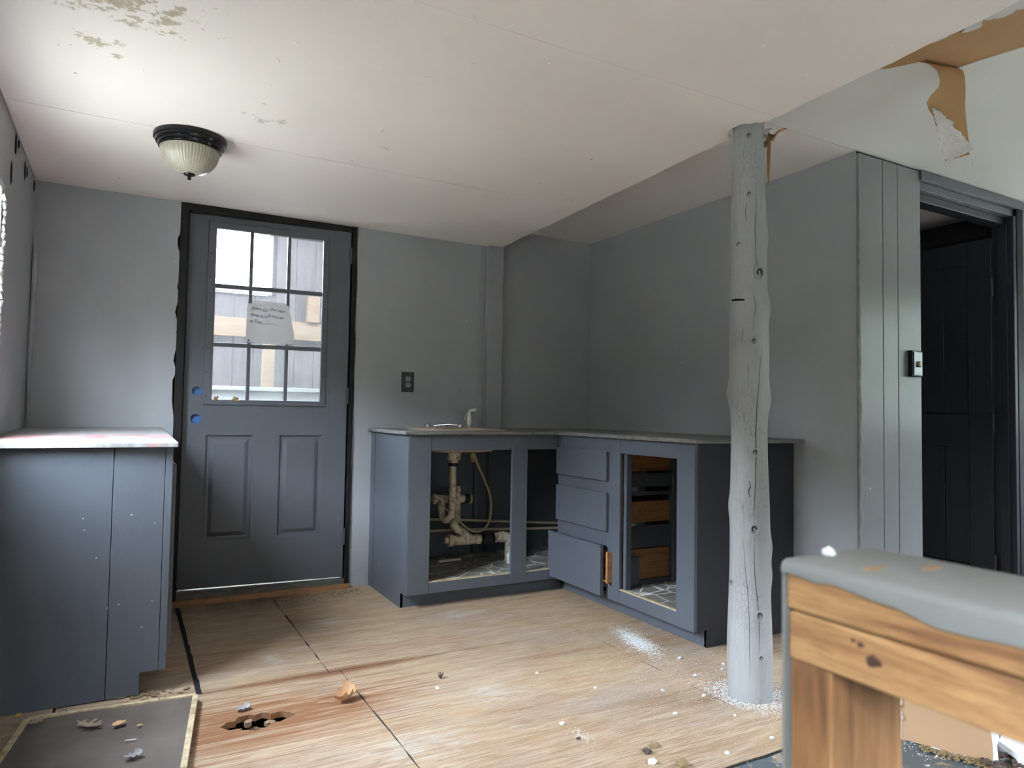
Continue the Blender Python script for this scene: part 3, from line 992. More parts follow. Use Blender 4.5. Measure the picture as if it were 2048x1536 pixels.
# ================================================================== PORCH OUTSIDE
pw = tag(MB().prism([(-1.2, -.3), (3.2, -.3), (3.2, 2.6), (.66, 2.6), (.66, 1.88), (-1.2, 1.88)], [], XZ, 1.406, 1.43).build('porch_wall', 'porch_board'), 'weathered board wall of the porch seen through the door glass', 'porch wall', None, 'structure')
x = -1.2
i = 0
while x < 3.2:
    top = 2.6 if x > .66 else 1.885
    B(x, x + .1445, 1.38, 1.405, -.1, top).build('board', 'porch_board', pw, bevel=.003)
    x += .146
B(.64, .665, 1.36, 1.405, 1.885, 2.6).build('edge_board', 'porch_white', pw, bevel=.003)
B(-1.2, 3.2, 1.33, 1.38, 1.56, 1.70).build('rail', 'porch_rail', pw, bevel=.004)
B(-1.2, .645, 1.34, 1.38, 1.885, 1.93).build('cap_rail', 'porch_white', pw, bevel=.004)
B(.60, .69, 1.30, 1.33, .2, 1.56).build('stud', 'porch_rail', pw, bevel=.004)
B(.92, 1.01, 1.30, 1.38, 1.70, 1.90).build('block', 'porch_rail', pw, bevel=.004)
B(-1.2, 3.2, 1.10, 1.38, 1.16, 1.19).build('bench_top', 'porch_white', pw, bevel=.004)
B(-1.2, 3.2, 1.13, 1.16, 1.0, 1.16).build('bench_front', 'porch_white', pw, bevel=.004)
tag(B(-1.4, 3.4, .30, 2.1, 2.66, 2.74).build('porch_shade_roof', 'porch_board'), 'unseen roof added to shade the porch outside the door', 'roof', None, 'structure')  # unseen roof, added to darken the porch boards
tag(B(-1.2, 3.2, .16, 1.42, -.12, -.05).build('floor_porch', 'porch_board'), 'porch floor outside the door', 'floor', None, 'structure')
# unseen bank added on three sides to block the low sky
wbk = MB()
rows = []
for k in range(97):
    a = math.radians(112 + 316 * k / 96)
    cx, cy = 2 + 15 * math.cos(a), -3 + 15 * math.sin(a)
    rows.append([])
    for r, h in ((0, -.6), (1.2, 2.4), (2.2, 4.4), (3.4, 6.0), (5.5, 7.0), (9, 7.2)):
        rr = 15 + r + .8 * mnoise.noise(Vector((k * .35, r, 1)))
        hh = h * (1 + .40 * mnoise.noise(Vector((k * .9, r * .6, 7))) + .2 * mnoise.noise(Vector((k * 2.3, r, 3)))) if h > 0 else h
        rows[-1].append((2 + rr * math.cos(a), -3 + rr * math.sin(a), hh))
wbk.grid(rows)
tag(wbk.build('sky_blocker_bank', 'sky_blocker', smooth=True), 'unseen dark bank added around the yard to block low sky', 'bank', None, 'structure')
tag(B(-40, 40, -40, 40, -.60, -.50).build('ground', 'ground'), 'bare ground around the house', 'ground', None, 'structure')

# ================================================================== LEFT CABINET
lc = thing('base_cabinet', (-.39, -.6, 0), 'blue-grey base cabinet standing under the worn white counter by the outer door', 'cabinet')
YLc = -1.192


def notched(a, b, z1):
    """side board polygon from a to b with the toe notch cut from its right end"""
    pts = [(a, 0)]
    if b > -.19:
        if a < -.192:
            pts += [(-.192, 0), (-.192, .077), (b, .077)]
        else:
            pts = [(a, .077), (b, .077)]
    else:
        pts += [(b, 0)]
    return pts + [(b, z1), (a, z1)]


for a, b in ((-.685, -.2985), (-.2965, -.1335)):
    MB().prism(notched(a, b, .887), [], XZ, YLc, YLc + .018).build('end_board', 'cab', lc, bevel=.002)
MB().prism([(-.1315, .077), (-.107, .077), (-.107, .887), (-.1315, .887)], [], XZ, YLc, YLc + .020).build('face_stile', 'cab', lc, bevel=.002)
B(-.125, -.107, -1.171, -.02, .077, .14).build('bottom_rail', 'cab', lc, bevel=.002)
B(-.125, -.107, -1.171, -.02, .83, .887).build('top_rail', 'cab', lc, bevel=.002)
for i, (a, b) in enumerate(((-1.15, -.60), (-.59, -.04))):
    d_ = B(-.112, -.092, a, b, .15, .82).build('door', 'cab', lc, bevel=.003)
    k = MB()
    k.lathe([(.0, .022), (.012, .02), (.014, .012), (.006, .006), (.006, 0), (0, 0)], (-.092, b - .05 if i == 0 else a + .05, .55), 14, 'x')
    k.build('knob', 'black_metal', d_, smooth=True)
B(-.205, -.192, -1.172, -.02, 0, .077).build('toe_kick', 'cab', lc)
for (x, z) in [(-.235, .645), (-.16, .61), (-.385, .64), (-.38, .60), (-.34, .50), (-.30, .32), (-.265, .33), (-.16, .33), (-.19, .24)]:
    MB().lump((x, YLc - .0005, z), .004, (1, .4, 1), 1, .4, x).build('nail_head', 'caulk', lc)
lt = tag(MB().prism([(-.688, -.003), (-.100, -.003), (-.094, -1.232), (-.688, -1.232)], [], lambda u, v, t: (u, v, t + .024 * (v + 1.232) / 1.232), .889, .906).build('countertop', 'counter_white', bevel=.002),
         'worn white plywood counter with red paint smears left of the outer door', 'countertop')

# ================================================================== SINK CABINET
SX, SY, RX, RY = 1.029, -.624, 1.959, -1.737
sk = thing('sink_cabinet', (1.5, -.3, 0), 'blue-grey sink base cabinet with open front showing drain pipes', 'cabinet')
sp = [(SY, .0775), (SY, .912), (0 - .002, .912), (-.002, 0), (SY + .078, 0), (SY + .078, .0775)]
MB().prism(sp, [], YZ, SX, SX + .016).build('side_panel', 'cab', sk, bevel=.0015)
B(SX - .0035, SX, -.075, -.004, .02, .905).build('scribe_strip', 'cab', sk, bevel=.001)
B(SX + .004, 1.157, SY - .001, SY + .019, .0775, .912).build('stile', 'cab', sk, bevel=.002)
B(1.650, 1.750, SY, SY + .019, .0775, .912).build('stile', 'cab', sk, bevel=.002)
for a, b in ((1.158, 1.649), (1.751, RX)):
    B(a, b, SY + .001, SY + .019, .828, .912).build('rail', 'cab', sk, bevel=.002)
    B(a, b, SY + .001, SY + .019, .0775, .134).build('rail', 'cab', sk, bevel=.002)
B(SX + .001, 2.037, SY + .078, SY + .092, 0, .0775).build('toe_kick', 'cab', sk)
cs = B(SX + .017, 2.60, SY + .020, -.003, .118, .134).build('cabinet_floor', 'vinyl', sk)
B(1.158, 1.649, SY + .004, SY + .022, .134, .140).build('floor_edge', 'screen_wood', sk)
B(1.751, RX - .002, SY + .004, SY + .022, .134, .140).build('floor_edge', 'screen_wood', sk)
B(SX + .017, 2.60, -.018, -.003, .134, .90).build('back_panel', 'cab', sk)
B(1.70, 1.73, -.045, -.019, .134, .90).build('back_stud', 'cab', sk, bevel=.002)
B(1.80, 1.87, -.045, -.019, .134, .90).build('back_stud', 'cab', sk, bevel=.002)
B(2.25, 2.30, -.09, -.03, .134, .19).build('cleat', 'cab', sk, bevel=.002)

# ---- drawer cabinet
dc = thing('drawer_cabinet', (2.28, -1.2, 0), 'blue-grey drawer cabinet along the alcove wall with an open bottom drawer and missing door', 'cabinet')
ep = [(RX, .0775), (RX, .912), (XW - .004, .912), (XW - .004, 0), (RX + .078, 0), (RX + .078, .0775)]
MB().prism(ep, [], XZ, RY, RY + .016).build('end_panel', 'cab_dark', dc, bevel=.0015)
F0, F1 = RX, RX + .019
B(F0, F1, SY - .02, SY, .0775, .912).build('stile', 'cab', dc, bevel=.002)
B(F0, F1, -1.204, -1.095, .0775, .912).build('stile', 'cab', dc, bevel=.002)
B(F0 - .001, F1, RY - .001, -1.624, .0775, .912).build('stile', 'cab', dc, bevel=.002)
for z0, z1 in ((.836, .912), (.618, .692), (.346, .430), (.0775, .10)):
    B(F0 + .001, F1, -1.0945, SY - .0205, z0, z1).build('rail', 'cab', dc, bevel=.002)
for z0, z1 in ((.836, .912), (.0775, .142)):
    B(F0 + .001, F1, -1.6235, -1.2045, z0, z1).build('rail', 'cab', dc, bevel=.002)
MB().box(RX + .078, RX + .092, RY + .001, -.56, 0, .0775).build('toe_kick', 'cab', dc, bevel=.0015)
B(RX + .0195, XW - .006, RY + .017, SY - .02, .126, .142).build('cabinet_floor', 'vinyl', dc)
B(RX + .003, RX + .0215, -1.6235, -1.2045, .142, .147).build('floor_edge', 'screen_wood', dc)
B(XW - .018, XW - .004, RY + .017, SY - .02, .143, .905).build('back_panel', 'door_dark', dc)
# uprights and runners inside
B(2.345, 2.385, -1.175, -1.135, .143, .905).build('upright', 'cab', dc, bevel=.002)
B(1.985, 2.020, -1.225, -1.195, .143, .905).build('upright', 'cab', dc, bevel=.002)
B(2.03, 2.10, -1.19, -1.175, .143, .30).build('cleat', 'cab', dc, bevel=.002)
for z0, z1 in ((.655, .725), (.61, .63), (.335, .45), (.143, .165)):
    B(2.021, 2.344, -1.165, -1.150, z0, z1).build('drawer_runner', 'door', dc, bevel=.001)


def drawer(y0, y1, z0, z1, x, bz0, bz1, lip=0):
    f = B(x - .019, x - .001, y0, y1, z0, z1).build('drawer_front', 'cab', dc, bevel=.003)
    if lip:
        B(x - .021, x + .001, y0 - .004, y0 + .010, z0, z1).build('edge_strip', 'cab', f, bevel=.002)
        B(x - .021, x + .001, y0, y1, z1 - .012, z1 + .004).build('edge_strip', 'cab', f, bevel=.002)
    x0, x1 = x + .001, x + .46
    bx = B(x0, x1, -1.145, -1.130, bz0, bz1).build('drawer_side', 'drawer_wood', f, bevel=.001)
    B(x0, x1, -.66, -.648, bz0, bz1).build('drawer_side', 'drawer_wood', f, bevel=.001)
    B(x1 - .012, x1, -1.1295, -.6605, bz0, bz1).build('drawer_back', 'drawer_wood', f)
    B(x0, x1 - .013, -1.1295, -.6605, bz0 + .006, bz0 + .012).build('drawer_bottom', 'drawer_wood', f)
    return f


d1 = drawer(-1.110, -.628, .686, .842, RX, .735, .822)
d2 = drawer(-1.112, -.628, .424, .624, RX, .465, .575)
d3 = drawer(-1.108, -.600, .096, .352, 1.928, .165, .325, 1)
for d_, zz in ((d1, .78), (d2, .50)):
    MB().prism([(-.655 + .014 * math.cos(a * .5236), zz + .018 * math.sin(a * .5236)) for a in range(12)], [], YZ, RX - .0195, RX - .0188).build('knob_mark', 'door', d_)

# ---- L-shaped worktop with sink cut-out
SINK = (1.20, 1.655, -.53, -.12)
ct = tag(MB().prism([(1.004, -.001), (1.004, -.646), (1.935, -.646), (1.935, -1.768), (2.613, -1.797), (2.613, -.001)], [rect(*SINK)], XY, .9125, .931).build('countertop', 'ply_edge', bevel=.002),
         'dark grey weathered plywood worktop running round the alcove corner', 'countertop')
sb = thing('sink_basin', (1.43, -.32, .80), 'shallow brownish enamel sink basin hung under the worktop', 'sink')
m = MB()
rings = []
for off, z in ((-.018, .934), (-.004, .936), (.004, .925), (.012, .86), (.045, .812), (.12, .803), (.19, .802)):
    a0, a1, b0, b1 = SINK[0] + off, SINK[1] - off, SINK[2] + off, SINK[3] - off
    rr = max(.012, .06 - max(0, off) * .2)
    rr = min(rr, (a1 - a0) / 2 - .001, (b1 - b0) / 2 - .001)
    ring = []
    for cx, cy, s0 in ((a1 - rr, b1 - rr, 0), (a0 + rr, b1 - rr, 90), (a0 + rr, b0 + rr, 180), (a1 - rr, b0 + rr, 270)):
        for k in range(6):
            a = math.radians(s0 + k * 18)
            ring.append((cx + rr * math.cos(a), cy + rr * math.sin(a), z))
    rings.append(ring + [ring[0]])
m.grid(rings)
m.f.append(tuple(len(m.v) - len(rings[-1]) + i for i in range(len(rings[-1]) - 1)))
m.build('bowl', 'enamel', sb, smooth=True, solid=.004)
MB().lathe([(.0, .795), (.045, .795), (.047, .803), (.0, .803)], (1.436, -.3, 0), 24).build('strainer', 'chrome', sb, smooth=True)

ft = thing('faucet_base', (1.44, -.09, .931), 'old chrome faucet base lying flat behind the sink', 'faucet')
MB().prism([(1.30 + .16 + .14 * math.cos(a * .2618), -.085 + .028 * math.sin(a * .2618)) for a in range(24)], [], XY, .931, .940).build('base_plate', 'chrome', ft, bevel=.003)
for x in (1.35, 1.46, 1.57):
    MB().lathe([(0, .9405), (.022, .9405), (.018, .955), (.010, .962), (0, .963)], (x, -.085, 0), 14).build('valve_stub', 'chrome', ft, smooth=True)
MB().tube([(1.39, -.10, .948), (1.45, -.16, .957), (1.50, -.20, .953)], .009, 10, 5).build('spout', 'chrome', ft, smooth=True)

sy = thing('sink_sprayer', (1.64, -.085, .931), 'white sink sprayer handle standing on the worktop by the corner board', 'sprayer')
c = (1.628, -.095, 0)
MB().lathe([(0, .9315), (.022, .9315), (.022, .936), (.014, .944), (0, .944)], c, 18).build('escutcheon', 'chrome', sy, smooth=True)
MB().lathe([(0, .944), (.013, .944), (.013, .958), (0, .958)], c, 18).build('collar', 'screen_wood', sy, smooth=True)
MB().lathe([(0, .958), (.012, .958), (.0155, .975), (.0145, 1.0), (.010, 1.028), (.007, 1.036), (0, 1.038)], c, 18).build('handle', 'white_plastic', sy, smooth=True)
MB().tube([(1.626, -.090, 1.028), (1.635, -.100, 1.043), (1.650, -.120, 1.046), (1.660, -.135, 1.042)], [.009, .011, .013, .0145], 14, 3).build('spray_head', 'white_plastic', sy, smooth=True)
MB().lump((1.6605, -.1365, 1.042), .010, (1, .45, 1), 2, 0).build('spray_face', 'leaf_grey', sy)
MB().tube([(1.618, -.083, 1.030), (1.610, -.078, 1.010), (1.608, -.076, .985)], .0035, 8, 4).build('lever', 'white_plastic', sy, smooth=True)

# ---- plumbing
dp = thing('drain_pipe', (1.5, -.3, .134), 'grimy cream plastic drain assembly with trap, wye and black rubber coupling', 'pipe')
Yp = -.30


def part_tube(name, pts, r, mat='pvc', sm=0, seg=16):
    return MB().tube(pts, r, seg, sm).build(name, mat, dp, smooth=True)


MB().lathe([(0, .736), (.030, .736), (.032, .752), (.040, .756), (.042, .768), (.044, .794), (0, .794)], (1.434, Yp, 0), 24).build('strainer_body', 'pvc', dp, smooth=True)
MB().lathe([(0, .716), (.026, .716), (.028, .720), (.028, .734), (0, .736)], (1.432, Yp, 0), 24).build('slip_nut', 'rubber', dp, smooth=True)
part_tube('tailpiece', [(1.430, Yp, .72), (1.431, Yp, .50)], .0205)
MB().lathe([(0, .506), (.024, .506), (.029, .510), (.029, .524), (.025, .530), (0, .530)], (1.431, Yp, 0), 14).build('slip_nut', 'pvc', dp, smooth=True)
part_tube('trap_bend', [(1.428, Yp, .506), (1.428, Yp, .455), (1.424, Yp + .005, .425), (1.408, Yp + .03, .398), (1.400, Yp + .065, .405), (1.400, Yp + .085, .45), (1.402, Yp + .095, .50)], .0205, 'pvc', 5)
part_tube('tee', [(1.372, -.19, .513), (1.560, -.19, .508)], .025)
part_tube('tee_hub', [(1.352, -.19, .514), (1.374, -.19, .513)], .031)
part_tube('tee_riser', [(1.512, -.19, .585), (1.512, -.19, .385)], .021)
part_tube('rubber_cap', [(1.556, -.19, .508), (1.590, -.19, .506)], .029, 'rubber')
part_tube('clamp_ring', [(1.590, -.19, .506), (1.603, -.19, .505)], .031, 'hose')
part_tube('collar_ring', [(1.512, -.19, .455), (1.512, -.19, .425)], .0245)
part_tube('elbow', [(1.512, -.19, .39), (1.480, -.23, .375), (1.450, -.28, .375), (1.447, Yp, .365), (1.463, Yp, .345)], .0255, 'pvc', 5)
part_tube('branch_pipe', [(1.455, Yp, .353), (1.560, Yp, .275)], .0265)
part_tube('wye_body', [(1.425, Yp, .281), (1.620, Yp, .276)], .029)
part_tube('cleanout_hub', [(1.408, Yp, .282), (1.440, Yp, .281)], .034)
part_tube('cleanout_plug', [(1.386, Yp, .283), (1.410, Yp, .282)], .017)
part_tube('rubber_coupling', [(1.616, Yp, .277), (1.704, Yp, .276)], .035, 'rubber')
for x in (1.628, 1.692):
    part_tube('hose_clamp', [(x - .005, Yp, .277), (x + .005, Yp, .2765)], .0365, 'black_metal')
part_tube('waste_pipe', [(1.700, Yp, .277), (1.775, Yp, .280)], .030)
part_tube('pipe_hub', [(1.752, Yp, .279), (1.778, Yp, .280)], .034)
part_tube('waste_elbow', [(1.775, Yp, .280), (1.805, Yp, .276), (1.818, Yp, .255), (1.820, Yp, .225), (1.820, Yp, .134)], .030, 'pvc', 5)

cf_ = thing('pipe_fitting', (1.80, -.36, .134), 'white capped pipe fitting standing on the cabinet floor', 'fitting')
MB().lathe([(0, .1345), (.031, .1345), (.031, .160), (.033, .163), (.033, .188), (.030, .192), (0, .192)], (1.795, -.375, 0), 20).build('body', 'white_plastic', cf_, smooth=True)
MB().lathe([(0, .192), (.022, .192), (.020, .212), (0, .214)], (1.795, -.375, 0), 8).build('plug', 'white_plastic', cf_, smooth=True)

for pts, lab in (([(1.06, -.075, .392), (1.393, -.075, .374), (1.617, -.075, .358), (1.955, -.075, .328), (2.40, -.075, .288)], 'upper thin cream water pipe along the back of the sink cabinet'),
                 ([(1.06, -.095, .315), (1.391, -.095, .307), (1.619, -.095, .300), (1.956, -.095, .283), (2.40, -.095, .262)], 'lower thin cream water pipe along the back of the sink cabinet')):
    tag(MB().tube(pts, .0085, 10, 3).build('water_pipe', 'cpvc', smooth=True), lab, 'pipe', 'water supply pipes')
hs = thing('sprayer_hose', (1.6, -.25, .3), 'thin yellowish hose hanging in a loop under the sink', 'hose')
MB().tube([(1.590, -.24, .80), (1.597, -.25, .769), (1.622, -.25, .707), (1.663, -.25, .628), (1.702, -.25, .538), (1.714, -.25, .472), (1.708, -.25, .388), (1.676, -.25, .331),
           (1.623, -.25, .311), (1.564, -.25, .330), (1.472, -.245, .408), (1.395, -.235, .481)], .0066, 10, 6).build('tube', 'hose', hs, smooth=True)
MB().tube([(1.578, -.25, .785), (1.588, -.25, .733)], .014, 8).build('connector', 'screen_wood', hs)
tag(MB().tube([(1.385, -.22, .147), (1.535, -.20, .145)], .0085, 8).build('broken_pipe', 'cpvc', smooth=True), 'short broken cream pipe lying on the sink cabinet floor', 'pipe')

# ================================================================== LOG POST
pt = thing('log_post', (1.80, -2.197, 0), 'grey painted log post with knots between floor and ceiling', 'post')
PT0, PT1 = Vector((1.801, -2.197, 0)), Vector((1.782, -2.197, HC + .10))
KN = [(.62, 1.40, .020), (.40, .36, .016), (1.95, .62, .012)]


def post_r(z):
    t = z / 2.2
    r = .0770 + (.0610 - .0770) * t
    r += .0035 * math.sin(z * 5.1 + .6) + .002 * math.sin(z * 11.3)
    return r


view_a = math.atan2(-4.0575 + 2.197, -.2697 - 1.8)    # direction from post to the viewer


def post_pt(z, ang, extra=0):
    c = PT0.lerp(PT1, z / (HC + .10))
    w_ = 1 + .030 * mnoise.noise(Vector((math.cos(ang) * 1.3, math.sin(ang) * 1.3, z * 2.2))) + .012 * mnoise.noise(Vector((math.cos(ang) * 5, math.sin(ang) * 5, z * 4)))
    r = post_r(z) * w_ + extra
    for kz, ka, kh in SWELL:
        da = math.atan2(math.sin(ang - ka), math.cos(ang - ka))
        r += kh * math.exp(-(da / .33) ** 2 - ((z - kz) / .045) ** 2)
    return Vector((c.x + r * math.cos(ang), c.y + r * math.sin(ang), z))


# knots: (z, angle offset from the view direction; + is to the viewer's right)
KNOTS = [(1.865, .05, .011), (1.68, -.50, .011), (1.57, .55, .020), (1.315, .22, .011), (.905, .28, .013), (.625, .22, .017), (.315, .42, .015), (.165, .45, .010), (2.09, .05, .010), (.42, -.95, .009)]
SWELL = [(z, view_a + a, .006) for z, a, r in KNOTS] + [(1.12, view_a - 1.45, .013), (.70, view_a - 1.5, .006), (1.45, view_a + 1.45, .011), (1.10, view_a + 1.5, .010),
                                                          (.55, view_a + 1.5, .008), (1.72, view_a + 1.5, .007), (.45, view_a + 1.55, .007)]
m = MB()
NS, NZ = 56, 190
rows = []
for j in range(NZ):
    z = (HC + .10) * j / (NZ - 1)
    row = [post_pt(z, 2 * math.pi * i / NS, .005 * math.exp(-(z / .02) ** 2) * 0) for i in range(NS)]
    rows.append(row + [row[0]])
m.grid(rows)
po = m.build('log', 'post', pt, smooth=True)
for z, a, r in KNOTS:
    ang = view_a + a
    p = post_pt(z, ang)
    n = Vector((math.cos(ang), math.sin(ang), 0))
    tdir = Vector((-math.sin(ang), math.cos(ang), 0))
    mm = MB()
    ringp = []
    for k in range(15):
        b = 2 * math.pi * k / 14
        ringp.append(p + n * .0008 + tdir * (r * .85 * math.cos(b)) + Vector((0, 0, r * 1.1 * math.sin(b))))
    mm.tube(ringp, r * .22, 7)
    kn = mm.build('knot', 'post', pt, smooth=True)
    mm = MB()
    mm.tube([p + n * .001 + tdir * (r * .45 * math.cos(k * .55)) + Vector((0, 0, r * .6 * math.sin(k * .55))) for k in range(8)], r * .12, 6)
    mm.build('knot_crack', 'gap', kn)


def crack(z0, a0, z1, a1, wd_, seed):
    rnd = random.Random(seed)
    n = max(6, int(abs(z1 - z0) / .03))
    pts = []
    a = a0
    for i in range(n + 1):
        t = i / n
        a_ = a0 + (a1 - a0) * t + .05 * math.sin(t * 7 + seed) + rnd.uniform(-.012, .012)
        z = z0 + (z1 - z0) * t
        pts.append(post_pt(z, view_a + a_, -.0004))
    rr = [wd_ * (.35 + .65 * math.sin(math.pi * (i + .4) / (n + .8))) for i in range(n + 1)]
    MB().tube(pts, rr, 6).build('crack', 'gap', pt)


crack(1.90, .42, 1.56, .40, .0011, 1)
crack(1.30, .62, .62, .15, .0015, 2)
crack(.60, .25, .18, .40, .0013, 3)
crack(.60, -.25, .10, .05, .0010, 4)
crack(1.50, .30, 1.36, .28, .0010, 5)
crack(.80, .0, .74, .02, .0020, 6)
crack(1.85, -.1, 1.76, -.12, .0010, 7)
q0, q1 = post_pt(1.475, view_a - 1.05, .0006), post_pt(1.470, view_a - .22, .0006)
qm = post_pt(1.472, view_a - .62, .0006)
MB().tube([q0, qm, q1], [.0035, .004, .0030], 8, 5).build('saw_cut', 'gap', pt)

# torn brown drywall beside the post top
tf = thing('drywall_flap', (1.87, -2.24, HC), 'torn brown drywall flap hanging beside the top of the log post', 'drywall flap')
rows = []
for j in range(7):
    t = j / 6
    rows.append([(1.850 + .05 * t + .03 * s * (1 - .3 * t), -2.26 - .02 * t + .10 * s, HC + .012 - .055 * (1 - t) ** 1.5 + .006 * math.sin(9 * s + 4 * t)) for s in [i / 6 for i in range(7)]])
MB().grid(rows).build('paper', 'kraft', tf, smooth=True, solid=.004)
m = MB()
for i in range(14):
    m.lump((1.862 + random.uniform(-.01, .035), -2.255 + random.uniform(0, .05), HC + .004 + random.uniform(-.012, .006)), random.uniform(.006, .013), (1.4, 1, .7), 1, .6, i)
m.build('gypsum', 'drywall_edge', tf)
MB().prism([(-2.235, 2.135), (-2.220, 2.135), (-2.214, 2.05), (-2.217, 1.97), (-2.222, 1.93), (-2.228, 2.0), (-2.231, 2.06)], [], YZ, 1.866, 1.869).build('paper_sliver', 'kraft', tf)

# hanging strip of ceiling paper
hp = thing('hanging_paper', (2.15, -2.707, H2), 'peeled brown ceiling paper hanging in a curl with white gypsum', 'paper strip')
A0, A1 = Vector((2.073, -2.688, 0)), Vector((2.223, -2.725, 0))
ee = (A1 - A0).normalized()
nn = Vector((ee.y, -ee.x, 0))          # towards the viewer side
Lp = [(0, 2.262, .0), (0.000, 2.256, .012), (.012, 2.244, .026), (.036, 2.222, .034), (.047, 2.188, .036), (.044, 2.165, .034), (.015, 2.135, .030), (-.002, 2.108, .028), (.006, 2.085, .028), (.023, 2.065, .030), (.032, 2.03, .032), (.040, 1.985, .036), (.048, 1.945, .040), (.056, 1.909, .044)]
Rp = [(.155, 2.262, .0), (.160, 2.256, .010), (.165, 2.247, .018), (.167, 2.225, .022), (.168, 2.19, .024), (.168, 2.165, .024), (.168, 2.135, .022), (.169, 2.108, .022), (.170, 2.085, .022), (.171, 2.065, .024), (.173, 2.03, .026), (.175, 2.00, .028), (.177, 1.975, .030), (.179, 1.950, .034)]
rows = []
for (a, z, d), (a2, z2, d2_) in zip(Lp, Rp):
    row = []
    for i in range(11):
        s = i / 10
        u = a + (a2 - a) * s
        zz = z + (z2 - z) * s
        dd = d + (d2_ - d) * s - .016 * math.sin(math.pi * s) * min(1, (2.262 - zz) / .1)
        p = A0 + ee * u + nn * dd
        row.append((p.x, p.y, zz))
    rows.append(row)
MB().grid(rows).build('paper', 'kraft', hp, smooth=True, solid=.0015)
m = MB()
rows = []
NR, NCc = 44, 30
for j in range(NR):
    t = j / (NR - 1)
    z = 2.088 - t * .178
    lo = .018 + .036 * t
    hi = lo + .004 + .150 * min(1, t * 1.25) ** .9
    if t > .72:
        hi = min(hi, .178 - (t - .72) * .36)
    hi = max(lo + .004, hi + .010 * mnoise.noise(Vector((t * 14, 3, 1))) + .006 * mnoise.noise(Vector((t * 40, 3, 1))))
    lo2 = lo + .006 * mnoise.noise(Vector((t * 18, 9, 1)))
    row = []
    for i in range(NCc):
        q = i / (NCc - 1)
        u = lo2 + (hi - lo2) * q
        zz = z + .010 * mnoise.noise(Vector((u * 60, z * 60, 4)))
        d = .036 + .006 * t - .012 * math.sin(math.pi * q) + (.006 + .010 * abs(mnoise.noise(Vector((u * 75, z * 75, 2)))) + .006 * mnoise.noise(Vector((u * 190, z * 190, 5)))) * (1 if 0 < i < NCc - 1 and 0 < j < NR - 1 else -.4)
        p = A0 + ee * u + nn * d
        row.append((p.x, p.y, zz))
    rows.append(row)
m.grid(rows)
o = m.build('gypsum', 'drywall_edge', hp)
m = MB()
p = A0 + ee * .177 + nn * .036
m.prism([(.170, 1.955), (.182, 1.985), (.186, 1.94), (.1835, 1.905), (.180, 1.93)], [], lambda u, v, t: tuple(A0 + ee * u + nn * t + Vector((0, 0, v))), .034, .036)
m.build('paint_skin', 'ceiling_raised', hp)

# ================================================================== CEILING LAMP
lm = thing('ceiling_lamp', (-.08, -.985, HC), 'flush ceiling lamp with ribbed glass bowl and black stepped pan', 'lamp')
LC = (-.075, -.985, HC)
MB().lathe([(0, 0), (.136, 0), (.138, -.004), (.136, -.018), (.131, -.020), (.131, -.024), (.127, -.034), (.122, -.036), (.122, -.040), (.118, -.050), (.110, -.053), (0, -.053)], LC, 64).build('pan', 'black_metal', lm, smooth=True)
MB().lathe([(.112, -.052), (.114, -.054), (.111, -.057), (.108, -.055)], LC, 64).build('rim_ring', 'metal_dull', lm, smooth=True)
prof = []
for i in range(19):
    a = math.radians(90 * i / 18)
    prof.append((max(.0, .109 * math.cos(a) ** .92), -.054 - .096 * math.sin(a)))
MB().lathe(prof, LC, 216, 'z', lambda a, h: 1 + .009 * math.sin(a * 54) * (1 if h > -.14 else .3)).build('glass_bowl', 'glass_dome', lm, smooth=True)
MB().lathe([(0, -.146), (.020, -.147), (.022, -.150), (.019, -.155), (.008, -.158), (.0065, -.162), (.0075, -.166), (.0068, -.172), (0, -.174)], LC, 24).build('finial', 'black_metal', lm, smooth=True)

# ================================================================== OUTLET, SWITCH
ol = thing('wall_outlet', (1.245, 0, 1.215), 'dark plate double power outlet on the grey wall beside the outer door', 'outlet')
MB().prism(rect(1.207, 1.288, 1.153, 1.277), [], XZ, -.008, .0).build('cover_plate', 'plastic_dark', ol, bevel=.0035)
for zc in (1.1965, 1.2345):
    pts = [(1.2475 + .0175 * math.cos(a * math.pi / 12), zc + max(-.0135, min(.0135, .0175 * math.sin(a * math.pi / 12)))) for a in range(24)]
    r_ = MB().prism(pts, [], XZ, -.011, -.0075).build('receptacle', 'receptacle', ol, bevel=.001)
    for dx, w_ in ((-.0065, .0011), (.0065, .0011)):
        B(1.2475 + dx - w_, 1.2475 + dx + w_, -.0115, -.0105, zc - .004, zc + .005).build('slot', 'gap', r_)
    MB().lathe([(0, 0), (.0026, 0), (.0026, .001), (0, .001)], (1.2475, -.0116, zc + .0085 if zc > 1.21 else zc + .0085), 10, 'y').build('ground_hole', 'gap', r_)
MB().lathe([(0, 0), (.003, 0), (.003, .001), (0, .001)], (1.2475, -.009, 1.2155), 10, 'y').build('screw', 'metal_dull', ol)

sw = thing('light_switch', (3.02, YW, 1.30), 'small chrome surface light switch at the edge of the inner doorway', 'switch')
B(2.975, 3.062, YW - .022, YW, 1.238, 1.364).build('housing', 'black_metal', sw, bevel=.004)
B(2.985, 3.052, YW - .026, YW - .0215, 1.245, 1.357).build('face_plate', 'old_chrome', sw, bevel=.003)
B(3.012, 3.026, YW - .036, YW - .0255, 1.288, 1.312).build('toggle', 'hose', sw, bevel=.002)
B(3.000, 3.036, YW - .0275, YW - .0255, 1.284, 1.294).build('toggle_slot', 'gap', sw)

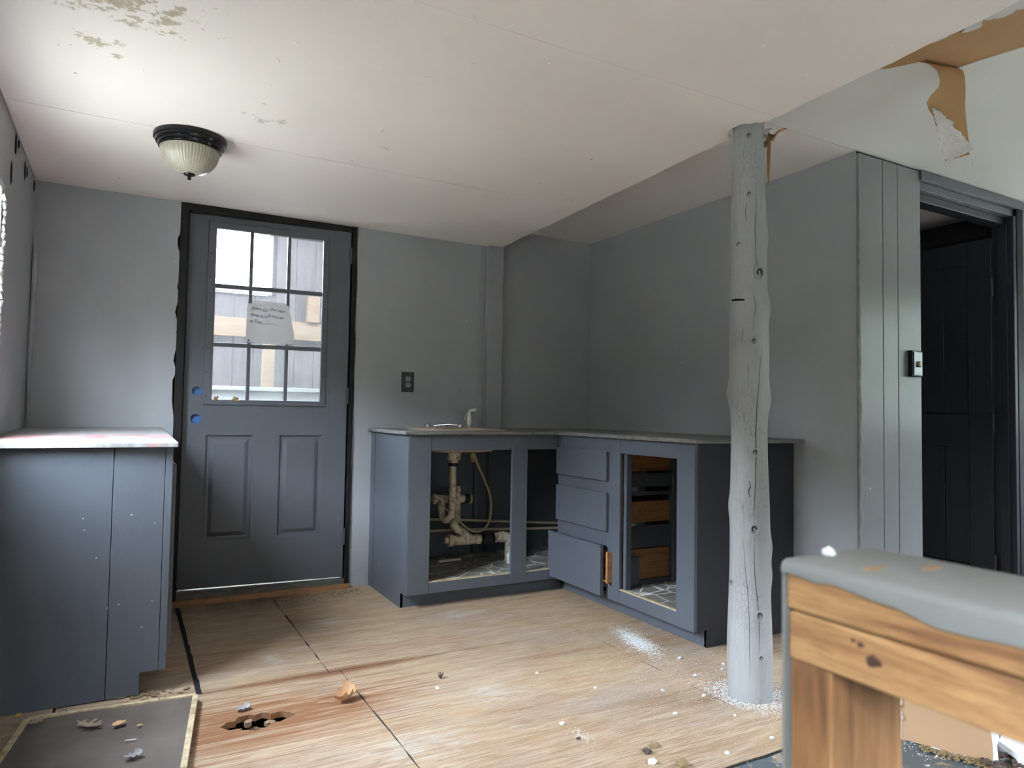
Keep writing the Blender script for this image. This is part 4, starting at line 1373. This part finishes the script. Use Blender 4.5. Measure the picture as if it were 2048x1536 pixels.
# ================================================================== INNER DOOR (open into the hall)
d2 = thing('door_2', (3.94, -1.60, 0), 'dark navy plank-panel inner door standing open into the hall', 'door', None, 'structure')
DX = 3.935
y0, y1 = -1.985, -1.17
for a, b in ((y0, y0 + .125), (y1 - .125, y1)):
    B(DX, DX + .04, a, b, .02, 2.06).build('stile', 'door_dark', d2, bevel=.003)
for a, b in ((.02, .22), (.885, 1.07), (1.93, 2.06)):
    B(DX, DX + .04, y0 + .1255, y1 - .1255, a, b).build('rail', 'door_dark', d2, bevel=.003)
for za, zb in ((.2205, .8845), (1.0705, 1.9295)):
    n = 4
    wv = (y1 - y0 - .251) / n
    for i in range(n):
        B(DX + .012, DX + .028, y0 + .1255 + i * wv + .001, y0 + .1255 + (i + 1) * wv - .001, za, zb).build('plank', 'door_dark', d2, bevel=.003)
for z in (1.78, 1.02, .25):
    MB().tube([(DX - .004, y0 - .006, z - .05), (DX - .004, y0 - .006, z + .05)], .007, 10).build('hinge', 'hinge', d2, smooth=True)

# ================================================================== HALF WALL (foreground)
hw = thing('half_wall', (.27, -4.3, 0), 'unfinished pine stud half wall with grey painted cap in the foreground', 'half wall')
HX, HY, HZ = .212, -3.662, .916
HB = -4.95
KNOTS_H = [(-3.738, .8585, .0045), (-3.728, .8675, .0022), (-3.722, .8690, .0016)]
B(HX, HX + .108, HB, HY, HZ - .038, HZ - .0015).build('cap_board', 'pine', hw, bevel=.003)
B(HX + .001, HX + .098, HB, HY - .002, HZ - .0775, HZ - .0395).build('top_plate', 'pine', hw, bevel=.002)
for yy in (HY - .002, -4.07, -4.48):
    B(HX + .003, HX + .094, yy - .038, yy, .0385, HZ - .078).build('stud', 'pine_stud', hw, bevel=.002)
B(HX + .001, HX + .092, HB, HY - .002, 0, .038).build('bottom_plate', 'pine', hw, bevel=.002)
for (ky, kz, kr) in KNOTS_H:
    kn = MB().lump((HX + .0006, ky, kz), kr, (.10, 1.35, 1), 2, .5, ky).build('knot', 'pine_knot', hw)
# paint skin over the cap: top face, ragged lip on the near edge and the painted end
rnd = random.Random(9)
rows = []
NY = 120
for j in range(NY):
    y = HY + .003 + (HB - HY) * j / (NY - 1)
    k = j / (NY - 1)
    lip = .006 + .010 * min(1, max(0, (HY - y - .05) / .08)) + .006 * mnoise.noise(Vector((y * 26, 1, 2))) + .0035 * mnoise.noise(Vector((y * 90, 5, 2)))
    lip = max(.002, lip)
    e = .004
    rows.append([(HX - .0012, y, HZ - e - lip), (HX - .0014, y, HZ - e - .001), (HX, y, HZ - .0015), (HX + .004, y, HZ + .0006), (HX + .05, y, HZ + .0008),
                 (HX + .116, y, HZ + .0006), (HX + .121, y, HZ - .002), (HX + .1215, y, HZ - .020)])
MB().grid(rows).build('paint_skin', 'cap_paint', hw, smooth=True, solid=.002)
MB().prism([(HX - .001, HZ - .004), (HX - .001, .05), (HX + .10, .05), (HX + .12, HZ - .004)], [], XZ, HY + .0005, HY + .003).build('painted_end', 'cap_paint', hw)
B(HX + .1085, HX + .1205, HB, HY, HZ - .30 + .26, HZ - .0025).build('edge_strip', 'cap_paint', hw)
tag(MB().lump((.258, -3.668, HZ + .005), .0058, (1.3, 1, .85), 1, .5, 3).build('gypsum_crumb', 'dust'), 'white gypsum crumb resting on the grey half wall cap', 'crumb')
for i, (x, y, a) in enumerate([(.247, -3.716, .1), (.292, -3.735, .0)]):
    MB().prism([(x + .012 * math.cos(t_ * .5236) * 1.0, y + .004 * math.sin(t_ * .5236)) for t_ in range(12)], [], XY, HZ + .0015, HZ + .0022).build('bare_wood_spot', 'pine', hw)

# ================================================================== DRYWALL SCRAP beyond the half wall
ds = thing('drywall_scrap', (2.01, -2.78, 0), 'broken drywall piece with brown paper face standing behind the half wall', 'drywall')
p0, p1 = Vector((1.962, -2.672, 0)), Vector((2.058, -2.900, 0))
dd_ = (p1 - p0).normalized()
dnn = Vector((dd_.y, -dd_.x, 0))        # facing the viewer (towards -X)
if dnn.x > 0:
    dnn = -dnn
FS = lambda u, v, t: tuple(p0 + dd_ * u + dnn * t + Vector((0, 0, v)))
o = jag((.004, .002), (.245, .002), 10, .004, 3) + jag((.245, .002), (.235, .30), 10, .004, 4) + jag((.235, .30), (.0, .30), 10, .008, 5) + jag((.0, .30), (.004, .002), 10, .006, 6)
MB().prism(o, [], FS, 0, .0012).build('paper_face', 'kraft_pale', ds)
o2 = jag((-.006, .0), (.262, .0), 10, .003, 13) + jag((.262, .0), (.256, .31), 12, .005, 14) + jag((.256, .31), (-.010, .31), 10, .006, 15) + jag((-.010, .31), (-.006, .0), 14, .006, 16)
MB().prism(o2, [], FS, -.013, -.0002).build('gypsum_core', 'drywall_edge', ds)
m = MB()
for i in range(16):
    q = FS(-.012 + random.uniform(-.006, .012), .09 + random.uniform(-.03, .05), .004)
    m.lump(q, random.uniform(.007, .013), (1, 1, 1.2), 1, .6, i)
m.build('broken_edge', 'drywall_edge', ds)
for i, (x, y, z, sx, sy_, sz, rz, lab) in enumerate([
        (2.12, -2.985, .012, .085, .05, .010, .5, 'flat white gypsum slab lying beside the brown drywall piece'),
        (2.15, -2.93, .038, .05, .05, .009, 1.2, 'tilted white gypsum slab on top of the rubble')]):
    mm = MB()
    mm.prism([(sx * a_, sy_ * b_) for a_, b_ in ((-1, -.6), (-.2, -1), (.8, -.8), (1.1, .2), (.5, 1), (-.7, .8))], [], lambda u, v, t: (x + u * math.cos(rz) - v * math.sin(rz), y + u * math.sin(rz) + v * math.cos(rz), z + t + u * .25), -sz, sz)
    tag(mm.build('gypsum_slab', 'dust', bevel=.002), lab, 'rubble')
m = MB()
rnd = random.Random(4)
for i in range(70):
    m.lump((2.13 + rnd.gauss(0, .05), -2.95 + rnd.gauss(0, .04), .008 + rnd.random() * .012), rnd.uniform(.005, .014), (1.5, 1, .7), 1, .6, i)
tag(m.build('dark_rubble', 'crumb_dark'), 'dark splintered rubble beside the brown drywall piece', 'rubble', None, 'stuff')
m = MB()
for i in range(260):
    u = rnd.random()
    q = FS(.06 + u * .20, 0, .012 + abs(rnd.gauss(0, .02)))
    m.lump((q[0], q[1], .002 + rnd.random() * .004), rnd.uniform(.0018, .0055), (1.5, 1, .6), 1, .8, i)
tag(m.build('brown_fluff', 'crumb_brown'), 'brown crumbly fluff along the foot of the drywall piece', 'rubble', None, 'stuff')

# ================================================================== WINDOW SCREEN on the floor
ws = thing('window_screen', (-.28, -1.7, 0), 'brown window screen in a thin pale wooden frame lying on the floor', 'window screen')
c1, c2 = Vector((-.018, -1.350, .016)), Vector((-.512, -1.282, .005))     # top right, top left (viewer side down)
sdir = (c2 - c1).normalized()
tdir = Vector((-sdir.y, sdir.x, 0)).normalized()
if tdir.y > 0:
    tdir = -tdir
# sides fan slightly because the frame is racked
b1 = Vector((-.150, -2.30, .014))
b2 = Vector((-.640, -2.22, .004))


def bar(p, q, wd_, h, name, parent):
    d = (q - p).normalized()
    s = Vector((-d.y, d.x, 0)).normalized() * wd_ / 2
    m = MB()
    vs = [p - s, p + s, q + s, q - s]
    m.v = [tuple(v) for v in vs] + [tuple(v + Vector((0, 0, h))) for v in vs]
    m.f = [(0, 1, 2, 3), (4, 5, 6, 7), (0, 1, 5, 4), (1, 2, 6, 5), (2, 3, 7, 6), (3, 0, 4, 7)]
    return m.build(name, 'screen_wood', parent, bevel=.0015)


bar(c1, c2, .017, .013, 'frame_rail', ws)
bar(c1 + (b1 - c1).normalized() * .009, b1, .018, .014, 'frame_rail', ws)
bar(c2 + (b2 - c2).normalized() * .009, b2, .018, .013, 'frame_rail', ws)
bar(b1, b2, .017, .013, 'frame_rail', ws)
rows = []
for j in range(14):
    t = j / 13
    a_, b_ = c1.lerp(b1, t), c2.lerp(b2, t)
    rows.append([tuple(a_.lerp(b_, s / 13) + Vector((0, 0, .006 + .0015 * math.sin(s * .9 + j * .6)))) for s in range(14)])
MB().grid(rows).build('screen_mesh', 'screen', ws, smooth=True, solid=.001)
for tt in (.215, .80):
    p = c1.lerp(c2, tt) + Vector((0, -.006, .014))
    MB().tube([p + Vector((.010, 0, 0)), p + Vector((.009, -.002, .010)), p + Vector((-.009, -.002, .010)), p + Vector((-.010, 0, 0))], .0013, 6).build('pull_tab', 'metal_dull', ws)


# ================================================================== LEAVES AND DEBRIS
def leaf(name, mat, outline, loc, size, rz, curl, label, fold=0.0, stem=None, seed=1, cat='leaf'):
    t = thing(name, loc, label, cat, 'fallen leaves and scraps')
    m = MB()
    pts = [(u * size, v * size) for u, v in outline]
    tris = tessellate_polygon([[Vector((u, v, 0)) for u, v in pts]])
    bm = bmesh.new()
    vs = [bm.verts.new((u, v, 0)) for u, v in pts]
    for a, b, c_ in tris:
        try:
            bm.faces.new((vs[a], vs[b], vs[c_]))
        except ValueError:
            pass
    bmesh.ops.subdivide_edges(bm, edges=bm.edges, cuts=2, use_grid_fill=True)
    bm.verts.ensure_lookup_table()
    ca, sa = math.cos(rz), math.sin(rz)
    for v in bm.verts:
        u, w_ = v.co.x, v.co.y
        z = curl * (w_ * w_ + .4 * u * u) / size + fold * abs(w_) + size * .10 * mnoise.noise(Vector((u / size * 2.2 + seed, w_ / size * 2.2, seed)))
        v.co = (loc[0] + u * ca - w_ * sa, loc[1] + u * sa + w_ * ca, z)
    zmin = min(v.co.z for v in bm.verts)
    for v in bm.verts:
        v.co.z += loc[2] + .0015 - zmin
    bm.verts.index_update()
    m.v = [tuple(v.co) for v in bm.verts]
    m.f = [tuple(v.index for v in f.verts) for f in bm.faces]
    bm.free()
    m.build('blade', mat, t, smooth=True, solid=.0008)
    if stem:
        (u0, v0), (u1, v1) = stem
        P = []
        for k in range(5):
            s = k / 4
            u, w_ = (u0 + (u1 - u0) * s) * size, (v0 + (v1 - v0) * s) * size
            P.append((loc[0] + u * ca - w_ * sa, loc[1] + u * sa + w_ * ca, loc[2] + .006 * (1 - .5 * s) + .002 * math.sin(s * 3)))
        MB().tube(P, .0011, 6).build('stem', mat, t, smooth=True)
    return t


OAK = [(-1.0, 0), (-.7, .10), (-.62, .34), (-.48, .40), (-.40, .14), (-.22, .16), (-.12, .55), (.10, .62), (.08, .22), (.24, .18), (.42, .50), (.58, .44), (.50, .16),
       (.72, .16), (1.0, .06), (.78, -.08), (.52, -.12), (.60, -.40), (.42, -.48), (.24, -.16), (.06, -.18), (.12, -.58), (-.08, -.55), (-.20, -.16), (-.40, -.12), (-.46, -.36), (-.62, -.30), (-.70, -.08)]
OVAL = [(-1, 0), (-.6, .42), (0, .55), (.55, .42), (1, .05), (.6, -.35), (.05, -.5), (-.55, -.38)]
CRUMPLE = [(-1, -.1), (-.75, .35), (-.5, .30), (-.25, .62), (.1, .45), (.35, .70), (.75, .55), (1, .2), (.85, -.15), (.95, -.4), (.45, -.38), (.2, -.62), (.0, -.42), (-.35, -.58), (-.6, -.35)]
leaf('oak_leaf', 'leaf_brown', OAK, (-.335, -1.455, .022), .050, -.75, .5, 'brown lobed oak leaf lying on the window screen', seed=2)
leaf('dry_leaf', 'leaf_brown', CRUMPLE, (-.484, -1.352, .018), .024, .3, 1.1, 'small crumpled brown leaf in the screen corner by its left rail', seed=3)
leaf('dry_leaf', 'leaf_tan', OVAL, (-.252, -1.492, .022), .024, .55, .9, 'curled tan leaf on the screen right of the oak leaf', .3, seed=4)
leaf('dry_leaf', 'leaf_tan', OVAL, (-.195, -1.527, .022), .009, .2, .9, 'tiny tan leaf bit on the screen', .3, seed=5)
leaf('dry_leaf', 'leaf_grey', CRUMPLE, (-.215, -1.745, .022), .026, .2, 1.2, 'grey crumpled leaf on the screen at the bottom edge of the view', seed=6)
leaf('dry_leaf', 'leaf_tan', CRUMPLE, (.452, -1.572, .0), .050, .38, 1.5, 'curled orange-tan leaf with a long stem on the plywood', .55, ((-.8, .2), (-1.55, 1.0)), seed=7)
leaf('dry_leaf', 'leaf_grey', CRUMPLE, (.118, -1.500, .0), .026, .1, 1.2, 'grey crumpled leaf behind the floor hole', .2, seed=8)
leaf('dry_leaf', 'crumb_dark', OAK, (.837, -1.535, .0), .017, .6, 3.0, 'tiny dark curled leaf on the middle of the plywood floor', .6, seed=9)
leaf('yellow_scrap', 'yellow', OVAL, (-.545, -1.203, -.003), .012, .9, 1.0, 'small yellow scrap beside the left cabinet', .3, seed=10, cat='scrap')

CR = [(1.947, -1.924, 8), (1.899, -1.961, 6), (1.747, -1.967, 8), (1.532, -2.021, 7), (1.639, -2.124, 7), (1.435, -2.196, 8), (1.319, -1.886, 6), (1.2, -1.658, 6), (1.041, -2.082, 8),
      (1.142, -2.423, 12), (1.589, -2.478, 8), (1.831, -1.784, 8), (.788, -1.62, 7), (1.383, -2.482, 7), (1.61, -2.30, 5)]
CRL = {0: 'white plaster crumb behind the log post by the drawer cabinet', 1: 'white plaster crumb close behind the left side of the log post', 2: 'white plaster crumb a step left of the log post',
       9: 'largest white plaster crumb beside the brown clods', 10: 'white plaster crumb at the edge of the peeling grey floor paint', 11: 'white plaster crumb in front of the drawer cabinet toe kick',
       12: 'white plaster crumb beside the tiny dark curled leaf'}
for i, (x, y, s) in enumerate(CR):
    o = MB().lump((x, y, s * .0004), s * .00105, (1.2, 1, .7), 1, .7, i).build('plaster_crumb', 'dust')
    tag(o, CRL.get(i, 'white plaster crumb on the open plywood floor'), 'crumb', 'plaster crumbs on the floor')
for i, (x, y, s, mt, lab) in enumerate([(1.166, -2.368, 10, 'crumb_dark', 'dark brown clod on the floor near the bottom edge of the view'), (1.212, -2.345, 10, 'crumb_brown', 'pale brown clod behind the dark clod'),
                                        (1.209, -2.474, 12, 'crumb_brown', 'pale brown clod at the very bottom edge of the view'), (1.027, -2.197, 5, 'crumb_dark', 'small dark clod left of the other clods')]):
    tag(MB().lump((x, y, s * .0006), s * .0012, (1.3, 1, .65), 2, .9, i + 30).build('dirt_clod', mt), lab, 'clod', 'dirt clods on the floor')
# twigs, thin slivers
tag(MB().tube([(-.235, -1.620, .024), (-.205, -1.625, .024)], .0022, 6).build('paint_sliver', 'dust'), 'thin white paint sliver lying on the window screen', 'sliver')

# plaster dust: two drifts and a thin scatter
m = MB()
rnd = random.Random(21)


def grain(x, y, r):
    b = len(m.v)
    a = rnd.random() * 6.28
    for k in range(3):
        m.v.append((x + r * math.cos(a + k * 2.1), y + r * math.sin(a + k * 2.1), -.0008))
    m.v.append((x + rnd.uniform(-.3, .3) * r, y, r * .75))
    m.f += [(b, b + 1, b + 3), (b + 1, b + 2, b + 3), (b + 2, b, b + 3)]


for i in range(4200):
    th = rnd.gauss(0, 1), rnd.gauss(0, 1)
    x, y = 1.815 + th[0] * .030 + th[1] * .018, -1.520 + th[1] * .085
    grain(x, y, rnd.uniform(.0008, .0022))
for i in range(3600):
    a = rnd.uniform(0, 6.28)
    d = .079 + abs(rnd.gauss(0, .058))
    x, y = 1.80 + d * math.cos(a), -2.197 + d * math.sin(a)
    if rnd.random() < .35 and not (x < 1.8 and y > -2.25) and not x > 1.87:
        continue
    grain(x, y, rnd.uniform(.0008, .0026))
for i in range(1500):
    grain(rnd.gauss(1.6, .32), rnd.gauss(-2.05, .28), rnd.uniform(.0008, .0025))
for i in range(500):
    grain(rnd.uniform(.5, 2.3), rnd.uniform(-2.6, -1.0), rnd.uniform(.0008, .0022))
for i in range(160):
    grain(rnd.gauss(1.055, .012), rnd.gauss(-2.185, .03), rnd.uniform(.001, .003))
for i in range(350):
    grain(2.03 + rnd.gauss(0, .06), -2.72 + rnd.gauss(0, .07), rnd.uniform(.001, .003))
m.v = [v for v in m.v]
tag(m.build('plaster_dust', 'dust', normals=False), 'fine white plaster dust scattered over the plywood around the post', 'dust', None, 'stuff')
# dirt along the back threshold and under the left cabinet
m = MB()
for i in range(260):
    x = rnd.uniform(.0, .95)
    y = -.07 - abs(rnd.gauss(0, .05))
    m.lump((x, y, .001), rnd.uniform(.002, .007), (1.5, 1, .5), 1, .6, i)
for i in range(70):
    m.lump((rnd.gauss(-.17, .05), rnd.gauss(-1.20, .025), .0), rnd.uniform(.002, .007), (1.6, 1, .5), 1, .6, i)
tag(m.build('floor_dirt', 'rot'), 'brown crumbled dirt along the door sill and cabinet foot', 'dirt', None, 'stuff')
